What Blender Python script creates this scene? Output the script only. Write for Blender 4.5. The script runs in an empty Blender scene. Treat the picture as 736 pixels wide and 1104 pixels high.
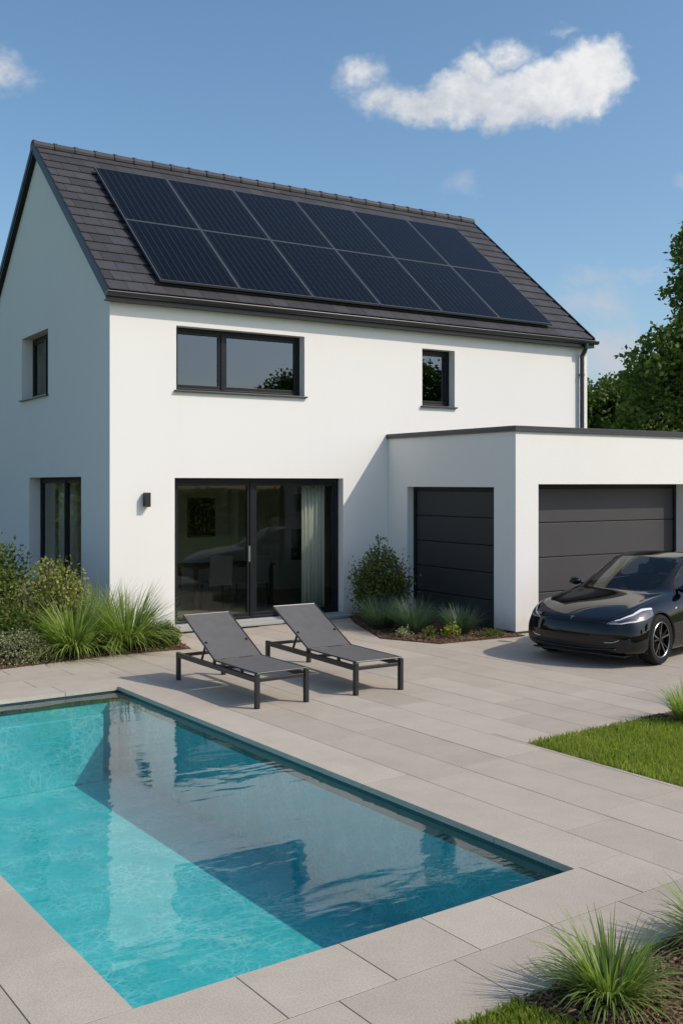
import bpy, bmesh, math, random
from mathutils import Vector, Matrix, noise
from mathutils.bvhtree import BVHTree
R = math.radians
random.seed(7)
scene = bpy.context.scene
COL = scene.collection

# ------------------------------------------------------------------ camera
YAW = 0.56878
cd = bpy.data.cameras.new('camera'); cam = bpy.data.objects.new('camera', cd); COL.objects.link(cam)
cam.location = (-5.251, -14.497, 2.2)
cam.rotation_euler = (R(90), 0, -YAW)
cd.sensor_fit = 'VERTICAL'; cd.sensor_height = 24; cd.sensor_width = 16
cd.lens = 24 * 1109 / 1104
cd.shift_y = -31.1 / 1104
cd.clip_end = 2000; cd.clip_start = .05
scene.camera = cam

# ------------------------------------------------------------------ light
SUN = Vector((1.0, -1.15, 1.39)).normalized()
sd = bpy.data.lights.new('sun', 'SUN'); sun = bpy.data.objects.new('sun', sd); COL.objects.link(sun)
sd.energy = 3.15; sd.angle = R(.6); sd.color = (1.0, .90, .77)
sun.rotation_euler = SUN.to_track_quat('Z', 'Y').to_euler()
sun.location = (10, -12, 14)
scene.view_settings.view_transform = 'Standard'; scene.view_settings.look = 'None'
scene.view_settings.gamma = 1; scene.view_settings.use_curve_mapping = False
scene.view_settings.exposure = 0.06

# ------------------------------------------------------------------ world
W = bpy.data.worlds.new('World'); scene.world = W; W.use_nodes = True
nt = W.node_tree; nt.nodes.clear()
class NB:
    """tiny node helper"""
    def __init__(s, t): s.t = t
    def n(s, typ, **kw):
        x = s.t.nodes.new(typ)
        for k, v in kw.items(): setattr(x, k, v)
        return x
    def put(s, sock, v):
        if isinstance(v, bpy.types.NodeSocket): s.t.links.new(v, sock)
        else: sock.default_value = v
    def m(s, op, a, b=0.0, c=0.0, clamp=False):
        x = s.n('ShaderNodeMath', operation=op); x.use_clamp = clamp
        s.put(x.inputs[0], a); s.put(x.inputs[1], b); s.put(x.inputs[2], c); return x.outputs[0]
    def mix(s, f, a, b, mode='MIX'):
        x = s.n('ShaderNodeMix', data_type='RGBA', blend_type=mode)
        s.put(x.inputs[0], f); s.put(x.inputs[6], a); s.put(x.inputs[7], b); return x.outputs[2]
    def ramp(s, f, stops, interp='LINEAR'):
        x = s.n('ShaderNodeValToRGB'); x.color_ramp.interpolation = interp
        e = x.color_ramp.elements
        while len(e) < len(stops): e.new(.5)
        for i, (p, c) in enumerate(stops): e[i].position = p; e[i].color = c if len(c) == 4 else (*c, 1)
        s.put(x.inputs[0], f); return x.outputs[0]
    def rng(s, v, a, b, c=0., d=1., smooth=True):
        x = s.n('ShaderNodeMapRange', interpolation_type='SMOOTHSTEP' if smooth else 'LINEAR')
        for i, q in enumerate((v, a, b, c, d)): s.put(x.inputs[i], q)
        return x.outputs[0]
    def noise(s, vec, scale, detail=4, rough=.55, dist=0.):
        x = s.n('ShaderNodeTexNoise'); s.put(x.inputs['Vector'], vec)
        x.inputs['Scale'].default_value = scale; x.inputs['Detail'].default_value = detail
        x.inputs['Roughness'].default_value = rough; x.inputs['Distortion'].default_value = dist
        return x.outputs['Fac']
w = NB(nt)
sky = w.n('ShaderNodeTexSky', sky_type='NISHITA'); sky.sun_disc = False
sky.sun_elevation = math.asin(SUN.z); sky.sun_rotation = math.atan2(SUN.x, SUN.y)
sky.altitude = 50; sky.air_density = 1.0; sky.dust_density = 1.9; sky.ozone_density = 3.0
tc = w.n('ShaderNodeTexCoord')
# clouds: fixed compass directions; projected on a plane facing the compass direction (0.54, 0.84)
mp = w.n('ShaderNodeVectorRotate', rotation_type='Z_AXIS'); w.put(mp.inputs['Vector'], tc.outputs['Generated']); mp.inputs['Angle'].default_value = YAW
sp = w.n('ShaderNodeSeparateXYZ'); w.put(sp.inputs[0], mp.outputs[0])
fwd = w.m('MAXIMUM', sp.outputs[1], .05)
px = w.m('DIVIDE', sp.outputs[0], fwd); pz = w.m('DIVIDE', sp.outputs[2], fwd)
cv = w.n('ShaderNodeCombineXYZ'); w.put(cv.inputs[0], px); w.put(cv.inputs[1], pz)
nA = w.noise(cv.outputs[0], 13, 9, .62, .15); nB = w.noise(cv.outputs[0], 42, 9, .68, .2)
of = w.n('ShaderNodeVectorMath', operation='ADD'); w.put(of.inputs[0], cv.outputs[0]); of.inputs[1].default_value = (.011, .016, 0)
nA2 = w.noise(of.outputs[0], 13, 9, .62, .15); nB2 = w.noise(of.outputs[0], 42, 9, .68, .2)
nn = w.m('ADD', w.m('MULTIPLY', w.m('SUBTRACT', nA, .5), 1.7), w.m('MULTIPLY', w.m('SUBTRACT', nB, .5), 1.0))
def warp(v, sc, am):
    t = w.n('ShaderNodeTexNoise'); t.inputs['Scale'].default_value = sc; t.inputs['Detail'].default_value = 4; t.inputs['Roughness'].default_value = .6; w.put(t.inputs['Vector'], cv.outputs[0])
    a = w.n('ShaderNodeVectorMath', operation='MULTIPLY_ADD'); w.put(a.inputs[0], t.outputs['Color']); a.inputs[1].default_value = (am, am, am)
    b_ = w.n('ShaderNodeVectorMath', operation='SUBTRACT'); w.put(b_.inputs[0], v); b_.inputs[1].default_value = (am / 2, am / 2, am / 2); w.put(a.inputs[2], b_.outputs[0]); return a.outputs[0]
wv = warp(warp(cv.outputs[0], 16, .055), 55, .024)
ws = w.n('ShaderNodeSeparateXYZ'); w.put(ws.inputs[0], wv); wx_, wz_ = ws.outputs[0], ws.outputs[1]
def blob(u, v, ru, rv, k):
    cx, cz = (u - 368) / 1109, (521 - v) / 1109
    a = w.m('DIVIDE', w.m('SUBTRACT', wx_, cx), ru / 1109); b = w.m('DIVIDE', w.m('SUBTRACT', wz_, cz), rv / 1109)
    r = w.m('SQRT', w.m('ADD', w.m('MULTIPLY', a, a), w.m('MULTIPLY', b, b)))
    return w.m('MULTIPLY', w.m('SUBTRACT', 1.0, r), k)
dens = None
for bl in [(632, 86, 50, 48, 1.15), (590, 100, 52, 42, 1.05), (545, 104, 54, 40, 1.0), (498, 104, 54, 38, 1.0), (455, 118, 50, 30, .85), (415, 112, 40, 26, .55), (390, 84, 34, 26, .5),
           (545, 58, 40, 20, .5), (518, 76, 40, 24, .7), (612, 33, 34, 9, .22), (495, 196, 30, 22, .22), (0, 80, 44, 30, .5),
           (640, 325, 75, 30, .32), (655, 378, 52, 44, .6), (690, 298, 50, 14, .26), (640, 298, 40, 14, .22), (738, 200, 20, 14, .24)]:
    q = blob(*bl); dens = q if dens is None else w.m('MAXIMUM', dens, q)
front = w.rng(sp.outputs[1], .1, .3)
dn = w.m('ADD', dens, w.m('MULTIPLY', nn, .22))
big = w.m('MULTIPLY', w.rng(dn, -.02, .55), front)
# scattered cloud in the rest of the sky (behind the camera, seen in the window panes)
nC = w.noise(tc.outputs['Generated'], 2.6, 8, .6, .2)
rest = w.m('MULTIPLY', w.rng(nC, .5, .78), w.m('SUBTRACT', 1.0, front))
rest = w.m('MULTIPLY', rest, .25)
cl = w.m('MAXIMUM', w.m('MULTIPLY', big, .96), rest, clamp=True)
rel = w.m('ADD', w.m('MULTIPLY', w.m('SUBTRACT', nA, nA2), 1.6), w.m('MULTIPLY', w.m('SUBTRACT', nB, nB2), .5))
lum = w.rng(w.m('ADD', w.m('ADD', rel, w.m('MULTIPLY', w.m('SUBTRACT', pz, .385), 6.0)), w.m('MULTIPLY', w.m('SUBTRACT', px, .15), .9)), -.38, .28, smooth=False)
cc = w.mix(lum, (3.5, 3.75, 4.15, 1), (5.6, 5.6, 5.6, 1))
hsv = w.n('ShaderNodeHueSaturation'); hsv.inputs['Hue'].default_value = .491; hsv.inputs['Saturation'].default_value = 1.08; hsv.inputs['Value'].default_value = 1.0
w.put(hsv.inputs['Color'], sky.outputs[0])
bg = w.n('ShaderNodeBackground'); bg.inputs['Strength'].default_value = .15
w.put(bg.inputs['Color'], w.mix(cl, hsv.outputs[0], cc))
wo = w.n('ShaderNodeOutputWorld'); nt.links.new(bg.outputs[0], wo.inputs[0])

# ------------------------------------------------------------------ materials
def mat(name, col, rough=.6, metal=0., spec=.5, coat=0., bump=None, var=None, tint=None, build=None, sheen=0):
    """bump=(scale,strength,dist)  var=(scale,amount)  tint=amount of per face tint"""
    m = bpy.data.materials.new(name); m.use_nodes = True; t = m.node_tree
    b = NB(t); p = t.nodes['Principled BSDF']
    p.inputs['Roughness'].default_value = rough; p.inputs['Metallic'].default_value = metal
    p.inputs['Specular IOR Level'].default_value = spec; p.inputs['Coat Weight'].default_value = coat
    p.inputs['Coat Roughness'].default_value = .03
    co = b.n('ShaderNodeTexCoord').outputs['Object']
    c = (*col, 1)
    if var:
        f = b.noise(co, var[0], 6, .6)
        v = b.rng(f, .25, .75, 1 - var[1], 1 + var[1], smooth=False)
        c = b.mix(1.0, c, v, 'MULTIPLY')
    if tint:
        a = b.n('ShaderNodeAttribute', attribute_name='tint').outputs['Fac']
        v = b.rng(a, 0., 1., 1 - tint, 1 + tint, smooth=False)
        c = b.mix(1.0, c, v, 'MULTIPLY')
    if build: c = build(b, co, c, p) or c
    b.put(p.inputs['Base Color'], c)
    if bump:
        f = b.noise(co, bump[0], 5, .6)
        x = b.n('ShaderNodeBump'); x.inputs['Strength'].default_value = bump[1]; x.inputs['Distance'].default_value = bump[2]
        b.put(x.inputs['Height'], f); b.put(p.inputs['Normal'], x.outputs[0])
    return m
def b_render(b, co, c, p):
    n1 = b.noise(co, .6, 4, .6); c = b.mix(b.rng(n1, .35, .75, 0, .16), c, (.70, .685, .65, 1))
    sz = b.n('ShaderNodeSeparateXYZ'); b.put(sz.inputs[0], co)
    mpw = b.n('ShaderNodeMapping'); mpw.inputs['Scale'].default_value = (5, 5, .35); b.put(mpw.inputs[0], co)
    st_ = b.noise(mpw.outputs[0], 1.5, 5, .7); c = b.mix(b.rng(st_, .56, .8, 0, .12), c, (.56, .54, .50, 1))
    low = b.m('ADD', sz.outputs[2], b.m('MULTIPLY', b.m('SUBTRACT', b.noise(co, 5, 5, .7), .5), .5))
    c = b.mix(b.rng(low, .0, .34, .30, 0), c, (.42, .38, .32, 1))
    n9 = b.noise(co, 90, 3, .7); c = b.mix(1, c, b.rng(n9, .3, .7, .955, 1.03, smooth=False), 'MULTIPLY')
    return c
M = {}
M['render'] = mat('white_render', (.80, .785, .76), .9, spec=.15, bump=(140, .35, .004), build=b_render)
M['anthracite'] = mat('anthracite_metal', (.010, .012, .015), .42, spec=.28, var=(3, .12))
M['capping'] = mat('grey_capping', (.035, .038, .044), .38, spec=.5)
M['door_metal'] = mat('garage_door_metal', (.058, .056, .060), .5, spec=.35, var=(1.5, .06), bump=(220, .12, .002))
M['side_door'] = mat('side_door_metal', (.036, .038, .041), .5, spec=.35, var=(1.5, .06), bump=(220, .12, .002))
M['tile'] = mat('roof_tile', (.048, .047, .054), .62, spec=.3, tint=.2, var=(7, .12), bump=(60, .3, .004))
M['sill'] = mat('light_sill', (.42, .42, .41), .5)
M['interior'] = mat('interior_wall', (.68, .66, .62), .8)
M['interior_floor'] = mat('interior_floor', (.34, .30, .26), .5, var=(2, .1))
M['white_paint'] = mat('white_paint', (.75, .74, .72), .6)
M['panel_frame'] = mat('panel_frame', (.20, .21, .22), .35, metal=.6)
M['curtain'] = mat('curtain_cloth', (.85, .85, .80), .9, spec=.1)
M['chair'] = mat('chair_fabric', (.16, .155, .15), .8)
M['black'] = mat('black_plastic', (.012, .012, .013), .5)
M['darkwood'] = mat('dark_wood', (.10, .07, .05), .5, var=(6, .2))
M['alu'] = mat('aluminium', (.42, .44, .46), .3, metal=.9)
def b_paver(b, co, c, p):
    n2 = b.noise(co, 3.2, 6, .65); c = b.mix(1, c, b.rng(n2, .25, .75, .92, 1.08, smooth=False), 'MULTIPLY')
    n3 = b.noise(co, 110, 3, .75); c = b.mix(1, c, b.rng(n3, .3, .7, .78, 1.20, smooth=False), 'MULTIPLY')
    n4 = b.noise(co, .55, 4, .6); c = b.mix(b.rng(n4, .48, .78, 0, .38), c, (.25, .225, .20, 1))
    n5 = b.noise(co, 26, 5, .75); c = b.mix(b.rng(n5, .60, .72, 0, .22), c, (.16, .145, .125, 1))
    return c
M['paver'] = mat('stone_paver', (.41, .358, .298), .78, spec=.3, tint=.07, bump=(160, .35, .002), build=b_paver)
M['coping'] = mat('coping_stone', (.445, .392, .328), .78, spec=.3, tint=.05, bump=(160, .35, .002), build=b_paver)
M['joint'] = mat('paving_joint', (.11, .095, .08), .95, spec=.1, var=(40, .2))
def b_soil(b, co, c, p):
    n2 = b.noise(co, 30, 6, .7); return b.mix(b.rng(n2, .3, .7), (.05, .032, .022, 1), (.17, .105, .07, 1))
M['soil'] = mat('bark_soil', (.1, .07, .05), .95, spec=.1, bump=(45, 1, .03), build=b_soil)
M['chip'] = mat('bark_chip', (.20, .125, .085), .9, spec=.1, tint=.55)
def b_lawn(b, co, c, p):
    n2 = b.noise(co, 40, 6, .7); n3 = b.noise(co, .35, 4, .6)
    c = b.mix(b.rng(n2, .3, .7), (.10, .15, .02, 1), (.2, .26, .04, 1))
    return b.mix(b.rng(n3, .3, .7, 0, .4), c, (.085, .13, .02, 1))
M['lawn'] = mat('lawn_ground', (.05, .1, .02), .95, spec=.1, bump=(60, 1, .03), build=b_lawn)
def leafmat(name, c1, c2, trans=.35, rough=.55):
    m = bpy.data.materials.new(name); m.use_nodes = True; t = m.node_tree; b = NB(t); p = t.nodes['Principled BSDF']
    a = b.n('ShaderNodeAttribute', attribute_name='tint').outputs['Fac']
    c = b.mix(a, (*c1, 1), (*c2, 1))
    b.put(p.inputs['Base Color'], c); p.inputs['Roughness'].default_value = rough; p.inputs['Specular IOR Level'].default_value = .3
    tr = b.n('ShaderNodeBsdfTranslucent'); b.put(tr.inputs['Color'], b.mix(1, c, (1.3, 1.5, .6, 1), 'MULTIPLY'))
    ms = b.n('ShaderNodeMixShader'); ms.inputs[0].default_value = trans
    t.links.new(p.outputs[0], ms.inputs[1]); t.links.new(tr.outputs[0], ms.inputs[2])
    t.links.new(ms.outputs[0], t.nodes['Material Output'].inputs[0]); return m
M['grass_blade'] = leafmat('lawn_blade', (.20, .24, .045), (.43, .45, .11), .45)
M['orn'] = leafmat('ornamental_blade', (.085, .145, .025), (.36, .43, .15), .45, .4)
M['blue'] = leafmat('blue_blade', (.045, .085, .065), (.12, .18, .13), .3, .5)
M['leaf_dark'] = leafmat('leaf_dark', (.06, .095, .024), (.23, .28, .075), .5)
M['leaf_mid'] = leafmat('leaf_mid', (.045, .08, .016), (.135, .19, .04), .4)
M['leaf_light'] = leafmat('leaf_light', (.06, .095, .018), (.17, .20, .05), .4)
M['leaf_yellow'] = leafmat('leaf_yellow', (.13, .16, .03), (.38, .38, .12), .4)
M['leaf_silver'] = leafmat('leaf_silver', (.13, .15, .07), (.46, .47, .28), .3)
M['leaf_lime'] = leafmat('leaf_lime', (.18, .22, .03), (.36, .38, .07), .4)
M['bark'] = mat('tree_bark', (.07, .052, .04), .9, spec=.1, var=(12, .3))
M['dry'] = leafmat('dry_blade', (.20, .14, .08), (.34, .27, .16), .3)

def b_pool_caustics(b, co, c, p):
    # turquoise liner colour with caustic light painted in as mottling and pale web
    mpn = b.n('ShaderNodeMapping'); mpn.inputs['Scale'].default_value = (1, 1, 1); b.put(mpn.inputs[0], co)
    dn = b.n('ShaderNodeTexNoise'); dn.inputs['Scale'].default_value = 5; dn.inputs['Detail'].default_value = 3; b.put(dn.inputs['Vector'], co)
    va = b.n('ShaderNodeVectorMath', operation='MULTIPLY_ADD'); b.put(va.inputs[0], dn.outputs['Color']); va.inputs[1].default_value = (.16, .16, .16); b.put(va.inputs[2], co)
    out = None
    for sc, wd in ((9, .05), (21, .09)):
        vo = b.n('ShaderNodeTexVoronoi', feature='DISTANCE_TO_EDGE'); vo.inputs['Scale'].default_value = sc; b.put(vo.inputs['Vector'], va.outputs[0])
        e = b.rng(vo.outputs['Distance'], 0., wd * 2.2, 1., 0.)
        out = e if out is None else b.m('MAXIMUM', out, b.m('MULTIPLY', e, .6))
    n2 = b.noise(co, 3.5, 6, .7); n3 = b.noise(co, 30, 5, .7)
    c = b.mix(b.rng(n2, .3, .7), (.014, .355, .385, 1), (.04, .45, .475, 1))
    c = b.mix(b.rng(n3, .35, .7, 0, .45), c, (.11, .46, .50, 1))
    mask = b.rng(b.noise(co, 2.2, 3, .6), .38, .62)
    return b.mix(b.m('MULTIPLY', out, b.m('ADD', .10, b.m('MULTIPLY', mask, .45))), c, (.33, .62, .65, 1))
M['caustic_liner'] = mat('pool_liner_caustics', (.03, .4, .46), .5, spec=.2, build=b_pool_caustics)
def b_band(b, co, c, p):
    br = b.n('ShaderNodeTexBrick'); br.offset = 0; br.inputs['Scale'].default_value = 1
    br.inputs['Brick Width'].default_value = .035; br.inputs['Row Height'].default_value = .035; br.inputs['Mortar Size'].default_value = .003
    br.inputs['Color1'].default_value = (.006, .030, .036, 1); br.inputs['Color2'].default_value = (.011, .045, .052, 1); br.inputs['Mortar'].default_value = (.035, .06, .065, 1)
    sx = b.n('ShaderNodeSeparateXYZ'); b.put(sx.inputs[0], co)
    cb = b.n('ShaderNodeCombineXYZ'); b.put(cb.inputs[0], b.m('ADD', sx.outputs[0], sx.outputs[1])); b.put(cb.inputs[1], sx.outputs[2]); b.put(br.inputs['Vector'], cb.outputs[0])
    return br.outputs['Color']
M['band'] = mat('waterline_tile', (.02, .1, .12), .3, build=b_band)

def glassmat(name, tint, ior, rough=0.0, wave=False, gcol=(1, 1, 1, 1)):
    m = bpy.data.materials.new(name); m.use_nodes = True; t = m.node_tree; t.nodes.clear(); b = NB(t)
    o = b.n('ShaderNodeOutputMaterial'); tr = b.n('ShaderNodeBsdfTransparent'); tr.inputs[0].default_value = (*tint, 1)
    g = b.n('ShaderNodeBsdfGlossy'); g.inputs['Roughness'].default_value = rough; g.inputs['Color'].default_value = gcol
    fr = b.n('ShaderNodeFresnel'); bf = b.n('ShaderNodeNewGeometry').outputs['Backfacing']
    b.put(fr.inputs['IOR'], b.m('ADD', b.m('MULTIPLY', bf, 1 / ior - ior), ior))
    ms = b.n('ShaderNodeMixShader'); t.links.new(fr.outputs[0], ms.inputs[0]); t.links.new(tr.outputs[0], ms.inputs[1]); t.links.new(g.outputs[0], ms.inputs[2])
    t.links.new(ms.outputs[0], o.inputs[0])
    if wave:
        co = b.n('ShaderNodeTexCoord').outputs['Object']
        mpn = b.n('ShaderNodeMapping'); mpn.inputs['Rotation'].default_value = (0, 0, .5); mpn.inputs['Scale'].default_value = (1.0, 2.1, 1); b.put(mpn.inputs[0], co)
        h = b.m('ADD', b.m('MULTIPLY', b.noise(mpn.outputs[0], 1.6, 2, .5, .4), 1.0), b.m('MULTIPLY', b.noise(mpn.outputs[0], 7.5, 3, .5, .3), .13))
        x = b.n('ShaderNodeBump'); x.inputs['Strength'].default_value = 1; x.inputs['Distance'].default_value = wave
        b.put(x.inputs['Height'], h); b.put(g.inputs['Normal'], x.outputs[0]); b.put(fr.inputs['Normal'], x.outputs[0])
    return m
M['pane'] = glassmat('window_glass', (.80, .82, .79), 1.36)
M['pane_up'] = glassmat('upper_glass', (.16, .18, .19), 2.2, gcol=(.74, .86, 1, 1))
M['car_glass'] = glassmat('car_glass', (.62, .66, .66), 1.45)
M['lamp_glass'] = glassmat('lamp_glass', (.75, .8, .85), 1.5)
M['water'] = glassmat('pool_water', (.86, .98, .98), 1.40, wave=.0055)

# ------------------------------------------------------------------ helpers
class MB:
    def __init__(s): s.v = []; s.f = []; s.t = []; s.m = []; s.cm = 0
    def face(s, pts, tint=.5):
        k = len(s.v); s.v += [tuple(p) for p in pts]; s.f.append(tuple(range(k, k + len(pts)))); s.t.append(tint); s.m.append(s.cm)
    def box(s, x0, x1, y0, y1, z0, z1, tint=.5, mtx=None):
        P = [(x, y, z) for z in (z0, z1) for y in (y0, y1) for x in (x0, x1)]
        if mtx is not None: P = [tuple(mtx @ Vector(p)) for p in P]
        k = len(s.v); s.v += P
        for q in ((0, 2, 3, 1), (4, 5, 7, 6), (0, 1, 5, 4), (2, 6, 7, 3), (0, 4, 6, 2), (1, 3, 7, 5)):
            s.f.append(tuple(k + i for i in q)); s.t.append(tint); s.m.append(s.cm)
    def tube(s, pts, r, n=8, cap=True, tint=.5):
        pts = [Vector(p) for p in pts]; rr = r if isinstance(r, (list, tuple)) else [r] * len(pts)
        k = len(s.v); up = None
        for i, p in enumerate(pts):
            d = (pts[min(i + 1, len(pts) - 1)] - pts[max(i - 1, 0)]).normalized()
            a = d.orthogonal().normalized() if up is None else (up - up.dot(d) * d).normalized(); up = a; bb = d.cross(a)
            for j in range(n):
                q = p + (a * math.cos(2 * math.pi * j / n) + bb * math.sin(2 * math.pi * j / n)) * rr[i]; s.v.append(tuple(q))
        for i in range(len(pts) - 1):
            for j in range(n):
                s.f.append((k + i * n + j, k + i * n + (j + 1) % n, k + (i + 1) * n + (j + 1) % n, k + (i + 1) * n + j)); s.t.append(tint); s.m.append(s.cm)
        if cap:
            s.f.append(tuple(k + j for j in reversed(range(n)))); s.t.append(tint); s.m.append(s.cm)
            e = k + (len(pts) - 1) * n; s.f.append(tuple(e + j for j in range(n))); s.t.append(tint); s.m.append(s.cm)
    def bar(s, a, b, w_, h_, up=(0, 0, 1)):
        a = Vector(a); b = Vector(b); d = (b - a); L = d.length; d.normalize(); u = Vector(up); x = d.cross(u).normalized(); u = x.cross(d)
        m = Matrix((x, u, d)).transposed().to_4x4(); m.translation = a
        s.box(-w_ / 2, w_ / 2, -h_ / 2, h_ / 2, 0, L, mtx=m)
    def prism(s, poly, z0, z1, tint=.5):
        n = len(poly)
        s.face([(x, y, z1) for x, y in poly], tint); s.face([(x, y, z0) for x, y in reversed(poly)], tint)
        for i in range(n):
            a, b = poly[i], poly[(i + 1) % n]; s.face([(*a, z0), (*b, z0), (*b, z1), (*a, z1)], tint)
    def build(s, name, mats, parent=None, smooth=False, bevel=0, merge=False, loc=None):
        me = bpy.data.meshes.new(name); me.from_pydata(s.v, [], s.f)
        for m in (mats if isinstance(mats, (list, tuple)) else [mats]): me.materials.append(m)
        me.polygons.foreach_set('material_index', s.m)
        at = me.attributes.new('tint', 'FLOAT', 'FACE'); at.data.foreach_set('value', s.t)
        if smooth: me.polygons.foreach_set('use_smooth', [True] * len(s.f))
        if merge:
            bm = bmesh.new(); bm.from_mesh(me); bmesh.ops.remove_doubles(bm, verts=bm.verts, dist=1e-5); bmesh.ops.recalc_face_normals(bm, faces=bm.faces); bm.to_mesh(me); bm.free()
        me.update()
        o = bpy.data.objects.new(name, me); COL.objects.link(o)
        if parent: o.parent = parent
        if loc: o.location = loc
        if bevel:
            bv = o.modifiers.new('bevel', 'BEVEL'); bv.width = bevel; bv.segments = 2; bv.limit_method = 'ANGLE'
        return o
def tag(o, label=None, cat=None, group=None, kind=None):
    if label: o['label'] = label
    if cat: o['category'] = cat
    if group: o['group'] = group
    if kind: o['kind'] = kind
    return o
def thing(name, label, cat, loc=(0, 0, 0), rz=0, group=None):
    o = bpy.data.objects.new(name, None); COL.objects.link(o); o.location = loc; o.rotation_euler = (0, 0, rz); o.empty_display_size = .2
    return tag(o, label, cat, group)
def copy_tree(o, parent=None):
    c = o.copy(); COL.objects.link(c)
    if parent: c.parent = parent
    for ch in [x for x in list(COL.objects) if x.parent == o]: copy_tree(ch, c)
    return c
def struct(o): o['kind'] = 'structure'; return o
def reseed(k): random.seed(k)

# ------------------------------------------------------------------ ground, terrace and pool
PA = R(2.8); ORG = Vector((-.96, -10.28, 0))     # the pool and its paving sit turned 2.8 degrees to the house
def Lp(x, y, z=0):
    return (ORG.x + math.cos(PA) * x - math.sin(PA) * y, ORG.y + math.sin(PA) * x + math.cos(PA) * y, z)
def place_local(o): o.location = ORG; o.rotation_euler = (0, 0, PA); return o
PW, PL = 2.72, 6.49          # pool width and length
WZ = -.055                   # water level
FZ = -.90                    # floor
COPN, COPR, COPL, COPF = .43, .42, .38, .42

def ring_sheet(x0, x1, y0, y1, hx0, hx1, hy0, hy1, z):
    b = MB()
    b.face([(x0, y0, z), (x1, y0, z), (x1, hy0, z), (x0, hy0, z)]); b.face([(x0, hy1, z), (x1, hy1, z), (x1, y1, z), (x0, y1, z)])
    b.face([(x0, hy0, z), (hx0, hy0, z), (hx0, hy1, z), (x0, hy1, z)]); b.face([(hx1, hy0, z), (x1, hy0, z), (x1, hy1, z), (hx1, hy1, z)]); return b
g = struct(place_local(ring_sheet(-350, 350, -350, 350, -PW - .12, .12, -.12, PL + .12, -.05).build('ground', M['lawn'])))

def clip_rect(r, holes):
    out = [r]
    for h in holes:
        nxt = []
        for (a, b, c, d) in out:
            if h[0] >= b or h[1] <= a or h[2] >= d or h[3] <= c: nxt.append((a, b, c, d)); continue
            if a < h[0]: nxt.append((a, h[0], c, d))
            if b > h[1]: nxt.append((h[1], b, c, d))
            x0, x1 = max(a, h[0]), min(b, h[1])
            if c < h[2]: nxt.append((x0, x1, c, h[2]))
            if d > h[3]: nxt.append((x0, x1, h[3], d))
        out = nxt
    return out
# terrace slabs in the pool's own frame
TX0, TX1, TY1 = -7.2, 11.5, 9.6
holes = [(-PW - COPL, COPR, -COPN, PL + COPF)]
def Linv(X, Y):
    dx, dy = X - ORG.x, Y - ORG.y; return (math.cos(PA) * dx + math.sin(PA) * dy, -math.sin(PA) * dx + math.cos(PA) * dy)
bedL = [(-9.5, -2.75), (-2.11, -2.11), (-.6, -1.86), (.42, -1.92), (.74, -.03), (-.02, -.03), (-.02, 10), (-9.5, 10)]
bedR = [(4.12, -.03), (3.62, -1.0), (3.05, -2.55), (3.45, -3.38), (4.93, -3.46), (4.955, -.03)]
def clip_poly_out(poly, bed):  # drop a slab whose centre is in a bed
    cx = sum(p[0] for p in poly) / len(poly); cy = sum(p[1] for p in poly) / len(poly)
    return inside(cx, cy, bed)
def inside(x, y, poly):
    c = False; n = len(poly)
    for i in range(n):
        x1, y1 = poly[i]; x2, y2 = poly[(i + 1) % n]
        if (y1 > y) != (y2 > y) and x < (x2 - x1) * (y - y1) / (y2 - y1) + x1: c = not c
    return c
reseed(11)
slabs = MB(); gap = .0055
LAWN = (1.83, 30, -30, 2.2)     # the right hand lawn, in the pool frame
holes2 = holes + [(1.83, 30, -30, 2.2)]
def add_slab(a, b, c, d):
    for (p, q, r, s_) in clip_rect((a, b, c, d), holes2):
        if q - p < .03 or s_ - r < .03: continue
        X, Y, _ = Lp((p + q) / 2, (r + s_) / 2)
        if Y > .02 and not (X > 10.9): continue
        cr = [Lp(p, r), Lp(q, r), Lp(q, s_), Lp(p, s_)]
        if all(inside(x, y, bedL) for x, y, _ in cr) or all(inside(x, y, bedR) for x, y, _ in cr): continue
        g_ = gap / 2; e = .0008; t = random.random(); zt = random.uniform(-.0006, .0006)
        p += g_; q -= g_; r += g_; s_ -= g_
        lo = [(p, r, -.032), (q, r, -.032), (q, s_, -.032), (p, s_, -.032)]; md = [(x, y, -e) for x, y, _ in lo]
        tp = [(p + e, r + e, zt), (q - e, r + e, zt), (q - e, s_ - e, zt), (p + e, s_ - e, zt)]
        k = len(slabs.v); slabs.v += lo + md + tp
        for i in range(4):
            j = (i + 1) % 4
            slabs.f.append((k + i, k + j, k + 4 + j, k + 4 + i)); slabs.f.append((k + 4 + i, k + 4 + j, k + 8 + j, k + 8 + i)); slabs.t += [t, t]; slabs.m += [0, 0]
        slabs.f.append((k + 8, k + 9, k + 10, k + 11)); slabs.t.append(t); slabs.m.append(0)
x = COPR; i = 0
offs = [.0, .12, 1.48, .75, 1.1, .3, .9, .15, 1.2, .6]
while x < TX1:
    wd = .455
    y = -.88 + (-1.35 + offs[i % 10] % 1.35 if i != 0 else 0.0)
    y0 = y
    if i == 0: ys = [-.43, .0, .67, 2.05]
    while y < TY1:
        a = max(y, -.88 if x < 1.83 else -.88); b = min(y + 1.36, TY1)
        if b - a > .05 : add_slab(x, x + wd, a, b)
        y += 1.36
    x += wd; i += 1
# strips left of the pool
x = -PW - COPL; i = 0
while x > TX0:
    y = -4.6 + (i % 3) * .45
    while y < TY1:
        add_slab(x - .455, x, y, min(y + 1.36, TY1)); y += 1.36
    x -= .455; i += 1
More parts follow.
